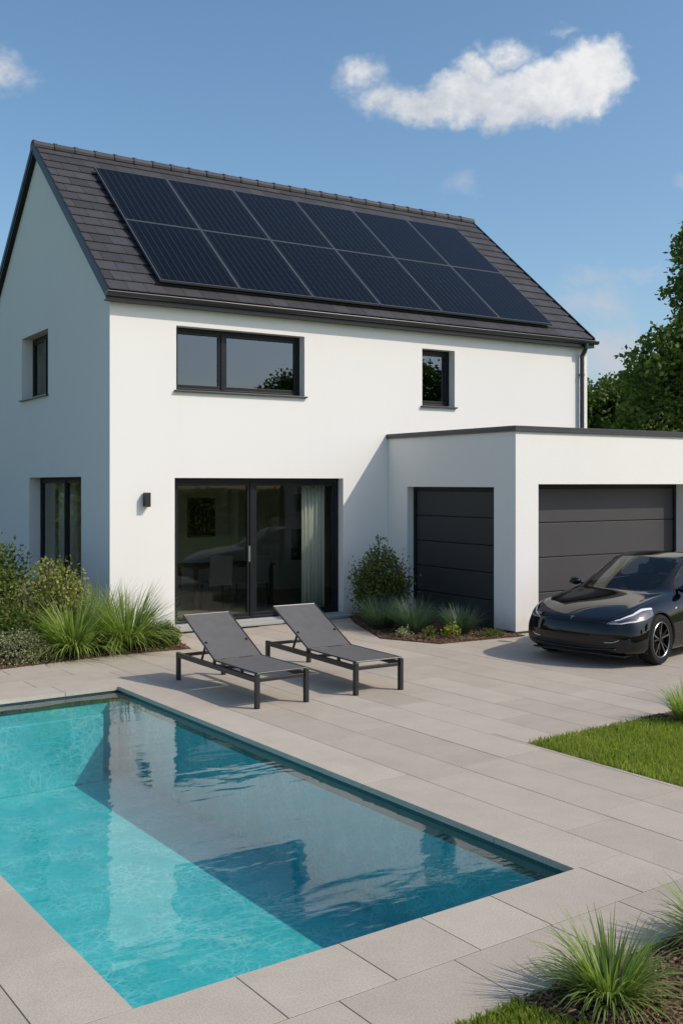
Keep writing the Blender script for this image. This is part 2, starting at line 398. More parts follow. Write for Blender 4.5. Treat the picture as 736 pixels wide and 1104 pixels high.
# row beyond the far end and row nearest the camera
y = PL + COPF
k = 0
while y < TY1:
    x = -PW - COPL - .0
    xs = [x] + [x + .35 + (k % 2) * .6 + 1.0 * j for j in range(0, 6)]
    xs = [v for v in xs if v < COPR] + [COPR]
    for a, b in zip(xs[:-1], xs[1:]): add_slab(a, b, y, min(y + .455, TY1))
    y += .455; k += 1
for a, b in ((-3.10, -2.62), (-2.62, -1.97), (-1.97, -1.32), (-1.32, -.68), (-.68, -.17), (-.17, .42)): add_slab(a, b, -.88, -.43)
terr = struct(place_local(slabs.build('terrace', M['paver'])))
def bed_fill(x0, x1, y0, y1, hx, z, b):
    for r in clip_rect((x0, x1, y0, y1), hx): b.face([(r[0], r[2], z), (r[1], r[2], z), (r[1], r[3], z), (r[0], r[3], z)])
b = MB(); bed_fill(TX0, TX1, -.88, TY1, [(-PW - .1, .1, -.1, PL + .1), (1.83, 30, -30, 2.2)], -.002, b); bed_fill(TX0, -PW - COPL, -4.6, -.88, [], -.002, b)
struct(place_local(b.build('paving_joints', M['joint'])))

# pool: a thing with basin, tile band, coping, steps
pool = thing('swimming_pool', 'long rectangular turquoise swimming pool with pale stone coping', 'swimming pool', ORG, PA)
b = MB()
T = .10
b.box(-PW - T, T, -T, 0, FZ, -.045); b.box(-PW - T, T, PL, PL + T, FZ, -.045); b.box(-PW - T, -PW, 0, PL, FZ, -.045); b.box(0, T, 0, PL, FZ, -.045)
b.box(-PW - T, T, -T, PL + T, FZ - .1, FZ)
b.build('basin', M['caustic_liner'], pool)
b = MB(); q = .006; z0, z1 = -.16, -.041
b.box(-PW, 0, 0, q, z0, z1); b.box(-PW, 0, PL - q, PL, z0, z1); b.box(-PW, -PW + q, q, PL - q, z0, z1); b.box(-q, 0, q, PL - q, z0, z1)
b.build('tile_band', M['band'], pool)
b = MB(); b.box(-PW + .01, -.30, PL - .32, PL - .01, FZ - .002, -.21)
b.build('underwater_step', M['caustic_liner'], pool, bevel=.01)
reseed(3); b = MB()
def cop(a, b_, c, d):
    g_ = gap / 2; b.box(a + g_, b_ - g_, c + g_, d - g_, -.040, random.uniform(.0, .0012), tint=random.random())
ov = .015
xs = [-PW - COPL, -PW + .0, -2.22, -1.655, -1.15, -.67, -.0, COPR]
xs = [-PW - COPL, -2.22, -1.655, -1.15, -.67, .03, COPR]
for i in range(len(xs) - 1): cop(xs[i], xs[i + 1], -COPN, ov)
for a, c in ((ov, .67), (.67, 2.05), (2.05, 3.42), (3.42, 4.8), (4.8, PL - ov)): cop(-ov, COPR, a, c)
for a, c in ((ov, .72), (.72, 1.57), (1.57, 2.5), (2.5, 3.5), (3.5, 4.5), (4.5, 5.5), (5.5, PL - ov)): cop(-PW - COPL, -PW + ov, a, c)
xs = [-PW - COPL, -2.4, -1.5, -.6, COPR]
for i in range(len(xs) - 1): cop(xs[i], xs[i + 1], PL - ov, PL + COPF)
b.build('coping', M['coping'], pool, bevel=.0015)
b = MB(); b.face([(-PW + q, q, WZ), (-q, q, WZ), (-q, PL - q, WZ), (-PW + q, PL - q, WZ)])
wt = struct(place_local(b.build('water', M['water'])))

# flower bed grounds
def bed(name, poly, z):
    bm = bmesh.new(); vs = [bm.verts.new((x, y, z)) for x, y in poly]; f = bm.faces.new(vs)
    lo = [bm.verts.new((x, y, z - .06)) for x, y in poly]
    for i in range(len(poly)): bm.faces.new((vs[i], lo[i], lo[(i + 1) % len(poly)], vs[(i + 1) % len(poly)]))
    bmesh.ops.triangulate(bm, faces=bm.faces); bmesh.ops.recalc_face_normals(bm, faces=bm.faces)
    me = bpy.data.meshes.new(name); bm.to_mesh(me); bm.free(); me.materials.append(M['soil'])
    o = bpy.data.objects.new(name, me); COL.objects.link(o); return struct(o)
bed('planting_bed', bedL, .012); bed('planting_bed', bedR, .012)
bedF = [Lp(*p)[:2] for p in ((-1.38, -.885), (3.2, -.885), (3.2, -5), (-.9, -5), (-1.1, -2.0), (-1.28, -1.25))]
bedS = [Lp(*p)[:2] for p in ((3.25, 2.192), (8, 2.192), (8, 1.2), (4.4, 1.35), (3.7, 1.9))]
bed('planting_bed', bedF, .012); bed('planting_bed', bedS, .012)
lawnR = [Lp(*p)[:2] for p in ((1.84, 2.19), (14, 2.19), (14, -.88), (1.84, -.88))]
def in_rect_l(x, y, r): return r[0] < x < r[1] and r[2] < y < r[3]
def sheet(name, poly, z, m):
    b = MB(); b.prism(poly, z - .03, z); return struct(b.build(name, m))
sheet('lawn', lawnR, -.008, M['lawn'])
lawnF = [Lp(*p)[:2] for p in ((-3.05, -.885), (-1.385, -.885), (-1.285, -1.25), (-1.105, -2.0), (-.905, -5), (-3.05, -5))]
sheet('lawn', lawnF, -.008, M['lawn'])

# ------------------------------------------------------------------ plants
def blades(mb, cx, cy, z, n, h, spread, droop, wdt, seg=5, base=.06, tr=(0, 1), upright=.25):
    for _ in range(n):
        a = random.uniform(0, 2 * math.pi); rb = base * math.sqrt(random.random()); k = random.random()
        L = h * random.uniform(.6, 1.12); lean = upright + (1 - upright) * k ** .8
        dx, dy = math.cos(a), math.sin(a); px_, py_ = -dy, dx; w0 = wdt * random.uniform(.6, 1.2)
        x0, y0 = cx + dx * rb, cy + dy * rb; t = random.uniform(*tr)
        pts = []; ang = R(8) + lean * R(38) * spread; x_, z_ = 0, 0
        a2 = random.uniform(-.35, .35)
        for i in range(seg + 1):
            f = i / seg; pts.append((x_, z_, f)); st = L / seg
            th = ang + droop * lean * f * f * R(95); x_ += math.sin(th) * st; z_ += math.cos(th) * st
        K = len(mb.v)
        for (r_, zz, f) in pts:
            ww = w0 * (1 - f ** 1.6) * .5 + .0006; cu = a2 * r_ * .5
            X, Y = x0 + dx * r_ + px_ * cu, y0 + dy * r_ + py_ * cu
            mb.v.append((X - px_ * ww, Y - py_ * ww, z + zz)); mb.v.append((X + px_ * ww, Y + py_ * ww, z + zz))
        for i in range(seg): mb.f.append((K + 2 * i, K + 2 * i + 1, K + 2 * i + 3, K + 2 * i + 2)); mb.t.append(t); mb.m.append(mb.cm)
def tuft(name, label, cat, X, Y, h, n, wdt, m, group=None, seedv=1, spread=1., droop=1., base=.08, dry=0, upright=.2):
    reseed(seedv); r = thing(name, label, cat, (X, Y, .01), 0, group)
    b = MB(); blades(b, 0, 0, 0, n, h, spread, droop, wdt, base=base, upright=upright); b.build('blades', m, r)
    if dry:
        b = MB(); blades(b, 0, 0, 0, dry, h * .5, 1.5, 1.4, wdt * .8, base=base); b.build('dry_blades', M['dry'], r)
    return r
def leaf(mb, p, s, t, nrm=None):
    n = nrm or Vector((random.gauss(0, 1), random.gauss(0, 1), random.gauss(.5, 1))).normalized()
    a = n.orthogonal().normalized(); a.rotate(Matrix.Rotation(random.uniform(0, 6.28), 3, n)); c = n.cross(a)
    K = len(mb.v); l = s * random.uniform(.7, 1.25)
    mb.v += [tuple(p), tuple(p + a * l * .5 + c * l * .32), tuple(p + a * l + n * l * .12), tuple(p + a * l * .5 - c * l * .32)]
    mb.f.append((K, K + 1, K + 2, K + 3)); mb.t.append(min(1, max(0, t))); mb.m.append(mb.cm)
def twig_shrub(name, label, cat, X, Y, w_, h, stems, lpp, ls, m, seedv=1, group=None, lean=.8, core=0):
    """upright stems with leaves along them"""
    reseed(seedv); r = thing(name, label, cat, (X, Y, .01), 0, group); st = MB(); lf = MB()
    for i in range(stems):
        a = random.uniform(0, 6.28); rad = math.sqrt(random.random()); hh = h * random.uniform(.55, 1.0) * (1 - .35 * rad)
        top = Vector((math.cos(a) * rad * w_ / 2, math.sin(a) * rad * w_ / 2, hh)); pts = []
        b0 = Vector((math.cos(a) * rad * w_ * .12, math.sin(a) * rad * w_ * .12, 0))
        wob = Vector((random.gauss(0, .05), random.gauss(0, .05), 0)) * h
        for j in range(6):
            f = j / 5; pts.append(b0.lerp(top, f ** .8 if j else 0) + wob * math.sin(f * math.pi) + Vector((0, 0, (hh * f - hh * f ** .8) * .6)))
        st.tube(pts, [.006 * h * 1.2 * (1 - .7 * j / 5) + .0015 for j in range(6)], 4)
        for j in range(lpp):
            f = random.uniform(.12, 1.02); k = min(4, int(f * 5)); p = pts[k].lerp(pts[k + 1], f * 5 - k)
            off = Vector((random.gauss(0, 1), random.gauss(0, 1), random.gauss(0, .7))) * ls * 1.3
            leaf(lf, p + off, ls, random.gauss(.25 + .4 * f, .22))
    for _ in range(core):
        a = random.uniform(0, 6.28); rr = random.random() ** .5 * w_ / 2; zz = random.random() * h * .8
        sc = math.sqrt(max(0, 1 - ((zz / (h * .85)) ** 2))); leaf(lf, Vector((math.cos(a) * rr * sc, math.sin(a) * rr * sc, zz)), ls, random.gauss(.35, .25))
    st.build('stems', M['bark'], r); lf.build('foliage', m, r); return r
def mound(name, label, cat, X, Y, w_, d_, h, n, ls, m, seedv=1, group=None):
    reseed(seedv); r = thing(name, label, cat, (X, Y, .01), 0, group); lf = MB(); st = MB()
    for i in range(n // 10):
        a = random.uniform(0, 6.28); ph = math.acos(random.random() ** .8); rr = random.uniform(.72, 1.05)
        p = Vector((math.sin(ph) * math.cos(a) * w_ / 2, math.sin(ph) * math.sin(a) * d_ / 2, math.cos(ph) * h)) * rr
        st.tube([p * .35, p], [.003, .0015], 3, cap=False)
        for j in range(10):
            leaf(lf, p * random.uniform(.72, 1.0) + Vector((random.gauss(0, 1), random.gauss(0, 1), random.gauss(0, 1))) * ls * .8, ls, random.gauss(.5, .25))
    st.build('stems', M['bark'], r); lf.build('foliage', m, r); return r

# left bed
tuft('ornamental_grass', 'large arching green grass clump, left of the two big ones in front of the gable', 'ornamental grass', -1.02, -1.55, .90, 800, .023, M['orn'], 'big grass clumps in the left bed', 21, 1.6, 1.05, .13, 60)
tuft('ornamental_grass', 'large arching green grass clump at the house corner, right of the two big ones', 'ornamental grass', -.28, -1.42, .94, 800, .023, M['orn'], 'big grass clumps in the left bed', 22, 1.5, 1.0, .13, 60)
tuft('ornamental_grass', 'thin wispy grass rising behind and between the two big clumps', 'ornamental grass', -.40, -.75, .95, 420, .009, M['orn'], None, 23, .9, .5, .12)
twig_shrub('leafy_shrub', 'loose yellow green twiggy shrub in front of the gable glass door', 'shrub', -1.05, -.55, 1.15, 1.42, 84, 46, .055, M['leaf_yellow'], 24, core=700)
twig_shrub('leafy_shrub', 'dark green dense shrub at the left edge against the shaded gable', 'shrub', -1.62, 1.4, 1.6, 1.75, 90, 80, .07, M['leaf_dark'], 25, core=4200)
twig_shrub('leafy_shrub', 'bright green low leafy shrub behind the silvery mound at the left edge', 'shrub', -1.72, -.8, 1.0, .70, 60, 46, .055, M['leaf_light'], 26, core=1200)
mound('silver_mound', 'low rounded silvery green mound at the paving edge far left', 'shrub', -1.80, -1.72, .95, .7, .40, 5200, .026, M['leaf_silver'], 27)
mound('silver_mound', 'silvery green mound cut by the left edge of the picture', 'shrub', -2.55, -1.75, .95, .7, .46, 4200, .026, M['leaf_silver'], 28)
mound('ground_cover_plant', 'small low green plant by the paving, right of the big grasses', 'plant', .12, -1.5, .62, .55, .28, 2300, .035, M['leaf_mid'], 29)
mound('ground_cover_plant', 'tiny low green plant between the small plant and the glass door', 'plant', .42, -1.0, .5, .6, .26, 1500, .03, M['leaf_light'], 30)
twig_shrub('tall_shrub', 'dark tall shrub whose twig tips enter at the left edge of the picture', 'shrub', -2.35, .6, 1.0, 2.35, 24, 36, .06, M['leaf_dark'], 31)
# right bed
twig_shrub('leafy_shrub', 'upright dark green bush in the corner between glass door and garage', 'shrub', 4.15, -.95, 1.0, 1.42, 100, 66, .048, M['leaf_light'], 32, core=900)
tuft('blue_grass', 'blue green grass clump next to the upright bush', 'ornamental grass', 3.62, -1.75, .55, 900, .009, M['blue'], 'blue grass clumps beside the garage side door', 33, 1.1, .5, .14)
tuft('blue_grass', 'blue green grass clump, middle one of the three by the side garage door', 'ornamental grass', 3.75, -2.38, .55, 1000, .009, M['blue'], 'blue grass clumps beside the garage side door', 34, 1.1, .5, .14)
tuft('blue_grass', 'blue green grass clump closest to the garage corner', 'ornamental grass', 4.28, -2.8, .46, 700, .009, M['blue'], 'blue grass clumps beside the garage side door', 35, 1.1, .5, .12)
mound('lime_plant', 'small lime green leafy plant at the bed tip, right one of the pair', 'plant', 3.88, -3.12, .26, .26, .2, 200, .045, M['leaf_lime'], 36)
mound('lime_plant', 'small lime green leafy plant at the bed tip, left one of the pair', 'plant', 3.55, -3.0, .24, .24, .16, 160, .042, M['leaf_light'], 37)
mound('silver_mound', 'small silvery plant at the tip of the bed beside the garage', 'plant', 3.33, -2.72, .3, .28, .15, 260, .03, M['leaf_silver'], 38)
mound('ground_cover_plant', 'low green creeping plant along the garage wall end of the bed', 'plant', 4.5, -3.2, .6, .25, .08, 500, .03, M['leaf_light'], 39)
# front and right beds
tuft('ornamental_grass', 'big bright green grass clump on bark mulch nearest the camera', 'ornamental grass', -1.95, -11.44, .37, 480, .0125, M['orn'], 'grass clumps in the front bed', 40, 1.5, 1.0, .06, 40)
tuft('ornamental_grass', 'green grass clump cut by the lower right edge of the picture', 'ornamental grass', -1.12, -11.36, .34, 380, .0125, M['orn'], 'grass clumps in the front bed', 41, 1.5, 1.0, .06, 30)
tuft('ornamental_grass', 'small grass tuft beside the right hand lawn at the picture edge', 'ornamental grass', 2.52, -8.22, .40, 420, .008, M['orn'], None, 42, 1.0, .8, .06, 20)

# lawn blades and bark chips
def lawn_blades(name, poly, n, hh, test, seedv):
    reseed(seedv); b = MB(); xs = [p[0] for p in poly]; ys = [p[1] for p in poly]; c = 0
    while c < n:
        x, y = random.uniform(min(xs), max(xs)), random.uniform(min(ys), max(ys))
        if not inside(x, y, poly) or not test(x, y): n -= .2; continue
        c += 1
        a = random.uniform(0, 6.28); h = hh * random.uniform(.6, 1.3); le = random.uniform(.1, .8) * h; w_ = random.uniform(.0025, .0045)
        dx, dy = math.cos(a), math.sin(a); K = len(b.v); t = random.random() * .7 + .3 * noise.noise((x * 2, y * 2, 0))
        b2 = random.uniform(0, 6.28); ex, ey = math.cos(b2) * le, math.sin(b2) * le
        b.v += [(x - dx * w_, y - dy * w_, -.01), (x + dx * w_, y + dy * w_, -.01), (x + ex * .4 + dx * w_ * .8, y + ey * .4 + dy * w_ * .8, h * .6), (x + ex, y + ey, h), (x + ex * .4 - dx * w_ * .8, y + ey * .4 - dy * w_ * .8, h * .6)]
        b.f.append((K, K + 1, K + 2, K + 3, K + 4)); b.t.append(min(1, max(0, t))); b.m.append(0)
    o = b.build(name, M['grass_blade']); tag(o, kind='stuff'); return o
o = lawn_blades('lawn_grass', lawnR, 62000, .038, lambda x, y: x < 4.6 and not inside(x, y, bedS), 50)
tag(o, 'short mown lawn grass in the corner of paving on the right', 'grass')
o = lawn_blades('lawn_grass', [Lp(*p)[:2] for p in ((-2.6, -.885), (-1.37, -.885), (-1.25, -1.25), (-1.08, -2.0), (-2.6, -2.0))], 16000, .038, lambda x, y: True, 51)
tag(o, 'short mown lawn grass at the bottom edge beside the front bed', 'grass')
def chips(poly, n, s, label, seedv, lim=None):
    reseed(seedv); b = MB(); xs = [p[0] for p in poly]; ys = [p[1] for p in poly]; c = 0; tries = 0
    while c < n and tries < n * 12:
        tries += 1
        x, y = random.uniform(min(xs), max(xs)), random.uniform(min(ys), max(ys))
        if not inside(x, y, poly) or (lim and not lim(x, y)): continue
        c += 1; l = s * random.uniform(.5, 1.8); w_ = s * random.uniform(.2, .45)
        m = Matrix.Translation((x, y, .012 + random.uniform(.0, .018))) @ Matrix.Rotation(random.uniform(0, 6.28), 4, 'Z') @ Matrix.Rotation(random.gauss(0, .35), 4, 'X') @ Matrix.Rotation(random.gauss(0, .3), 4, 'Y')
        b.box(-l / 2, l / 2, -w_ / 2, w_ / 2, -.003, .003, random.random(), m)
    o = b.build('bark_mulch', M['chip']); tag(o, label, 'mulch', kind='stuff')
chips(bedF, 7000, .022, 'brown bark mulch under the front grass clumps', 60, lambda x, y: y > -12.6 and x < .3)
chips(bedL, 5000, .035, 'brown bark mulch along the left bed', 61, lambda x, y: y < -.2 and x > -3.2)
chips(bedR, 2600, .03, 'brown bark mulch in the bed beside the garage', 62)
chips(bedS, 2500, .028, 'brown bark mulch beside the right hand lawn', 63, lambda x, y: x < 5)

# ------------------------------------------------------------------ house
L_, D_, HE, HR, S_ = 9.76, 7.224, 4.93, 8.147, 3.612
KS = (HR - 5.02) / 3.742          # roof slope
TH = .32
def wall_x(mb, x0, x1, yo, yi, z0, z1, holes, flip=1):
    """wall in the XZ plane from yo (outer) to yi (inner) with rectangular holes"""
    xs = sorted({x0, x1, *[h[0] for h in holes], *[h[1] for h in holes]}); zs = sorted({z0, z1, *[h[2] for h in holes], *[h[3] for h in holes]})
    def hole(x, z): return any(h[0] < x < h[1] and h[2] < z < h[3] for h in holes)
    for i in range(len(xs) - 1):
        for j in range(len(zs) - 1):
            if hole((xs[i] + xs[i + 1]) / 2, (zs[j] + zs[j + 1]) / 2): continue
            a, b_, c, d = xs[i], xs[i + 1], zs[j], zs[j + 1]
            mb.face([(a, yo, c), (b_, yo, c), (b_, yo, d), (a, yo, d)]); mb.face([(a, yi, d), (b_, yi, d), (b_, yi, c), (a, yi, c)])
    for (a, b_, c, d) in holes + [(x0, x1, z0, z1)]:
        mb.face([(a, yo, c), (a, yo, d), (a, yi, d), (a, yi, c)]); mb.face([(b_, yo, c), (b_, yi, c), (b_, yi, d), (b_, yo, d)])
        mb.face([(a, yo, d), (b_, yo, d), (b_, yi, d), (a, yi, d)]); mb.face([(a, yo, c), (a, yi, c), (b_, yi, c), (b_, yo, c)])
def swapxy(mb):
    mb.v = [(y, x, z) for x, y, z in mb.v]; mb.f = [tuple(reversed(f)) for f in mb.f]
SD = (1.02, 4.05, .0, 2.28)      # sliding door
W1 = (1.045, 3.30, 3.61, 4.595)
W2 = (5.70, 6.43, 3.56, 4.576)
G1 = (3.02, 4.64, 3.72, 4.85)    # gable window (Y range)
G2 = (1.28, 4.16, 0.0, 2.30)
house = thing('house', 'white rendered two storey house with dark tiled pitched roof', 'house')
b = MB(); wall_x(b, 0, L_, 0, TH, -.05, HE, [SD, W1, W2]); b.build('front_wall', M['render'], house, merge=True)
b = MB(); wall_x(b, TH, D_, 0, TH, -.05, HE, [G1, G2]); swapxy(b)
zt = lambda y: HE + KS * (min(y, D_ - y)) - .02
b.face([(0, 0, HE), (0, D_, HE), (0, S_, HR - .06)][::-1]); b.face([(TH, 0, HE), (TH, D_, HE), (TH, S_, HR - .06)])
b.build('gable_wall', M['render'], house, merge=True)
b = MB(); b.box(L_ - TH, L_, TH, D_, -.05, HE)
b.face([(L_, 0, HE), (L_, D_, HE), (L_, S_, HR - .06)]); b.build('end_wall', M['render'], house)
b = MB(); b.box(TH, L_ - TH, D_ - TH, D_, -.05, HE); b.build('rear_wall', M['render'], house)
b = MB(); b.box(TH, L_ - TH, TH, D_ - TH, 2.55, 2.8); b.build('upper_floor', M['interior'], house)
b = MB(); b.box(TH, L_ - TH, TH, D_ - TH, HE - .1, HE); b.build('attic_floor', M['interior'], house)
b = MB(); b.box(TH, L_ - TH, TH, D_ - TH, -.05, -.005); b.build('room_floor', M['interior_floor'], house)
b = MB(); b.box(TH, L_ - TH, 4.7, 4.8, 0, 2.545); b.box(4.9, 5.0, 5.0, 6.8, 2.8, 4.7); b.build('inner_wall', M['interior'], house)

# roof
roof = thing_roof = MB()
def ry(y): return HR - KS * (S_ - y)            # top plane of the roof boarding
b = MB(); x0, x1 = -.09, L_ + .06; ye = -.13
th = .14
for sgn in (0, 1):
    Y = (lambda y: y) if not sgn else (lambda y: D_ - y)
    pts = [(ye, ry(ye) - .02), (S_, ry(S_) - .02), (S_, ry(S_) - .02 - th), (ye, ry(ye) - .02 - th)]
    A = [(x0, Y(y), z) for y, z in pts]; B_ = [(x1, Y(y), z) for y, z in pts]
    b.face(A); b.face(B_[::-1])
    for i in range(4): b.face([A[i], B_[i], B_[(i + 1) % 4], A[(i + 1) % 4]])
rf = b.build('roof', M['anthracite'], house, merge=True)
reseed(5); b = MB()
cs = math.sqrt(1 + KS * KS); SL = (S_ - ye) * cs; rows = 17; rl = (SL - .02) / rows
for sgn in (0, 1):
    for r_ in range(rows):
        tw = .30; xo = x0 + .035 - (tw / 2 if r_ % 2 else 0)
        while xo < x1 - .035:
            a_, c_ = max(xo, x0 + .035) + .003, min(xo + tw, x1 - .035) - .003
            if c_ - a_ > .02:
                s0 = r_ * rl; s1 = (r_ + 1) * rl + .03; dz0 = .028 + random.uniform(-.002, .002); t = random.random()
                y0, z0 = ye + s0 / cs, ry(ye + s0 / cs) - .018; y1, z1 = min(ye + s1 / cs, S_), ry(min(ye + s1 / cs, S_)) - .018
                P = [(a_, y0, z0 + .024), (c_, y0, z0 + .024), (c_, y0, z0 + .016 + dz0), (a_, y0, z0 + .016 + dz0), (a_, y1, z1 + .004), (c_, y1, z1 + .004)]
                if sgn: P = [(p[0], D_ - p[1], p[2]) for p in P]
                b.face([P[0], P[1], P[2], P[3]], t); b.face([P[3], P[2], P[5], P[4]], t); b.face([P[0], P[3], P[4]], t); b.face([P[1], P[5], P[2]], t)
            xo += tw
tl = b.build('roof_tiles', M['tile'], house)
b = MB()                                              # ridge caps
n = 27; rw = (x1 - x0) / n
for i in range(n):
    xa = x0 + i * rw; k = len(b.v)
    for xx, ex in ((xa - .01, .012), (xa + rw * .12, .012), (xa + rw * .13, .0), (xa + rw + .02, -.006)):
        for a in range(9):
            q_ = R(-20 + 220 * a / 8 - 0); ww = .115 + ex
            b.v.append((xx, S_ + math.cos(q_) * ww, ry(S_) - .035 + math.sin(q_) * ww * .85))
    t = random.random()
    for j in range(3):
        for a in range(8): b.f.append((k + j * 9 + a, k + j * 9 + a + 1, k + (j + 1) * 9 + a + 1, k + (j + 1) * 9 + a)); b.t.append(t); b.m.append(0)
    b.f.append(tuple(k + a for a in range(9))); b.t.append(t); b.m.append(0)
b.build('ridge_caps', M['tile'], house)
for xx in (x0 - .012, x1 - .02):
    for sgn in (0, 1):
        Y = (lambda y: y) if not sgn else (lambda y: D_ - y)
        e = S_; b = MB()
        P = [(ye - .02, ry(ye) - .09), (ye - .02, ry(ye) + .028), (e, ry(e) + .03), (e, ry(e) - .09)]
        A = [(xx, Y(y), z) for y, z in P]; B_ = [(xx + .032, Y(y), z) for y, z in P]
        b.face(A); b.face(B_[::-1])
        for i in range(4): b.face([A[i], B_[i], B_[(i + 1) % 4], A[(i + 1) % 4]])
        b.build('verge_board', M['anthracite'], house, merge=True)
b = MB()                                              # half-round gutter with a bead, and fascia
gy, gz = ye - .05, ry(ye) - .05; k = len(b.v); seg = 10
for xx in (x0 - .03, x1 + .03):
    for rr in (.06, .052):
        for a in range(seg + 1):
            q_ = math.pi + math.pi * a / seg; b.v.append((xx, gy + math.cos(q_) * rr, gz + math.sin(q_) * rr))
m_ = seg + 1
for a in range(seg):
    b.f += [(k + a, k + a + 1, k + 2 * m_ + a + 1, k + 2 * m_ + a), (k + m_ + a + 1, k + m_ + a, k + 3 * m_ + a, k + 3 * m_ + a + 1), (k + a + 1, k + a, k + m_ + a, k + m_ + a + 1), (k + 2 * m_ + a, k + 2 * m_ + a + 1, k + 3 * m_ + a + 1, k + 3 * m_ + a)]; b.t += [.5] * 4; b.m += [0] * 4
b.tube([(x0 - .03, gy - .06, gz), (x1 + .03, gy - .06, gz)], .010, 8)
for xx in (x0 - .03, x1 + .025): b.prism([(0, 0)] * 0, 0, 0) if False else b.box(xx, xx + .006, gy - .055, gy + .055, gz - .05, gz)
b.box(x0, x1, ye - .002, ye + .02, gz - .12, gz + .03)
b.box(x0, x1, ye + .022, .0 - .003, gz - .115, gz - .09)
b.build('gutter', M['capping'], house)
b = MB(); dx = L_ - .21
b.tube([(dx, gy, gz - .05), (dx, gy, gz - .13), (dx, -.07, gz - .28), (dx, -.07, 2.9), (dx, -.07, .02)], .042, 12)
for z in (1.2, 3.0, 4.3): b.tube([(dx, -.07, z), (dx, -.07, z + .04)], .05, 12); b.box(dx - .01, dx + .01, -.07, -.001, z + .01, z + .03)
b.build('downpipe', M['capping'], house, smooth=False)

# windows
def window(parent, name, axis, h, recess, splits, fw=.055, pane=None, sill=True, sillmat=None):
    """h = (a0,a1,z0,z1) along the wall; splits = inner mullion centres"""
    pane = pane or M['pane']
    a0, a1, z0, z1 = h
    f = MB(); y0, y1 = recess, recess + .07
    f.box(a0, a1, y0, y1, z1 - fw, z1); f.box(a0, a1, y0, y1, z0, z0 + fw); f.box(a0, a0 + fw, y0, y1, z0 + fw, z1 - fw); f.box(a1 - fw, a1, y0, y1, z0 + fw, z1 - fw)
    edges = [a0 + fw] + [s for m in splits for s in (m - fw * .55, m + fw * .55)] + [a1 - fw]
    for m in splits: f.box(m - fw * .55, m + fw * .55, y0 - .006, y1 - .004, z0 + fw, z1 - fw)
    if axis == 'x': swapxy(f)
    fr = f.build('frame' if parent.name.startswith('w') or True else '', M['anthracite'], parent, bevel=.004)
    res = []
    for i in range(0, len(edges), 2):
        e0, e1 = edges[i], edges[i + 1]; s = MB(); q = .045; ya, yb = recess + .012, recess + .062
        s.box(e0, e1, ya, yb, z1 - fw - q, z1 - fw); s.box(e0, e1, ya, yb, z0 + fw, z0 + fw + q * 1.2); s.box(e0, e0 + q, ya, yb, z0 + fw + q * 1.2, z1 - fw - q); s.box(e1 - q, e1, ya, yb, z0 + fw + q * 1.2, z1 - fw - q)
        g_ = MB(); g_.box(e0 + q, e1 - q, recess + .034, recess + .040, z0 + fw + q * 1.2, z1 - fw - q)
        if axis == 'x': swapxy(s); swapxy(g_)
        s.build('sash', M['anthracite'], parent, bevel=.003); g_.build('pane', pane, parent)
    if sill:
        s = MB(); s.box(a0 - .035, a1 + .035, -.05, recess, z0 - .022, z0 + .004)
        if axis == 'x': swapxy(s)
        s.build('sill', sillmat or M['capping'], parent, bevel=.003)
    return fr
def win_part(name, label=None):
    o = bpy.data.objects.new(name, None); COL.objects.link(o); o.parent = house
    if label: o['label'] = label
    return o
wp = win_part('window'); window(wp, 'w', 'y', W1, .16, [1.90], pane=M['pane_up'])
wp = win_part('window'); window(wp, 'w', 'y', W2, .16, [], pane=M['pane_up'])
wp = win_part('window'); window(wp, 'w', 'x', G1, .2, [3.83], pane=M['pane'])
wp = win_part('gable_door'); window(wp, 'w', 'x', G2, .2, [2.72], pane=M['pane'], sill=False)
wp = win_part('sliding_door'); window(wp, 'w', 'y', SD, .15, [2.42], fw=.075, pane=M['pane'], sill=False)
b = MB(); b.box(2.33, 2.36, .10, .155, .95, 1.2); b.build('handle', M['alu'], wp)
b = MB(); b.box(SD[0], SD[1], -.0, .15, -.02, .035); b.box(SD[0] - .05, SD[1] + .05, -.30, -.004, -.02, .028); b.build('threshold', M['sill'], wp, bevel=.004)
# upper storey blinds darken the rooms
# curtains and furniture seen through the glass
def curtain(label, X0, X1, y, z0, z1, axis='y', n=9, mt=None):
    b = MB(); N = n * 8; k = 0; P = []
    for i in range(N + 1):
        f = i / N; xx = X0 + (X1 - X0) * f; off = math.sin(f * n * 2 * math.pi) * .035 + math.sin(f * 17) * .01
        P.append((xx, y + off) if axis == 'y' else (y + off, xx))
    for j, zz in enumerate((z0, z0 + (z1 - z0) * .5, z1)):
        for p in P: b.v.append((*p, zz))
    for j in range(2):
        for i in range(N): b.f.append((j * (N + 1) + i, j * (N + 1) + i + 1, (j + 1) * (N + 1) + i + 1, (j + 1) * (N + 1) + i)); b.t.append(.5); b.m.append(0)
    o = b.build('curtain', mt or M['curtain'], smooth=True); s = o.modifiers.new('s', 'SOLIDIFY'); s.thickness = .004; tag(o, label, 'curtain')
curtain('pale curtain hanging at the right side of the sliding glass door', 3.50, 3.93, .42, .03, 2.5, n=6)
curtain('pale curtain inside the gable glass door', 2.9, 3.75, .45, .03, 2.5, axis='x', n=8)
curtain('pale curtain behind the small upper gable window', 2.9, 3.9, .45, 3.4, 4.74, axis='x', n=8)
curtain('narrow pale curtain strip against the back wall of the room', 4.22, 4.40, 4.55, .85, 2.1, n=2)
pf = thing('wall_picture', 'dark framed picture on the back wall behind the left glass pane', 'picture', (3.62, 4.68, 1.5))
b = MB(); b.box(-.26, .26, -.02, .015, -.36, .36); b.build('picture_panel', M['black'], pf, bevel=.004)
b = MB()
for q_ in ((-.30, -.262, -.4, .4), (.262, .30, -.4, .4)): b.box(q_[0], q_[1], -.035, .015, q_[2], q_[3])
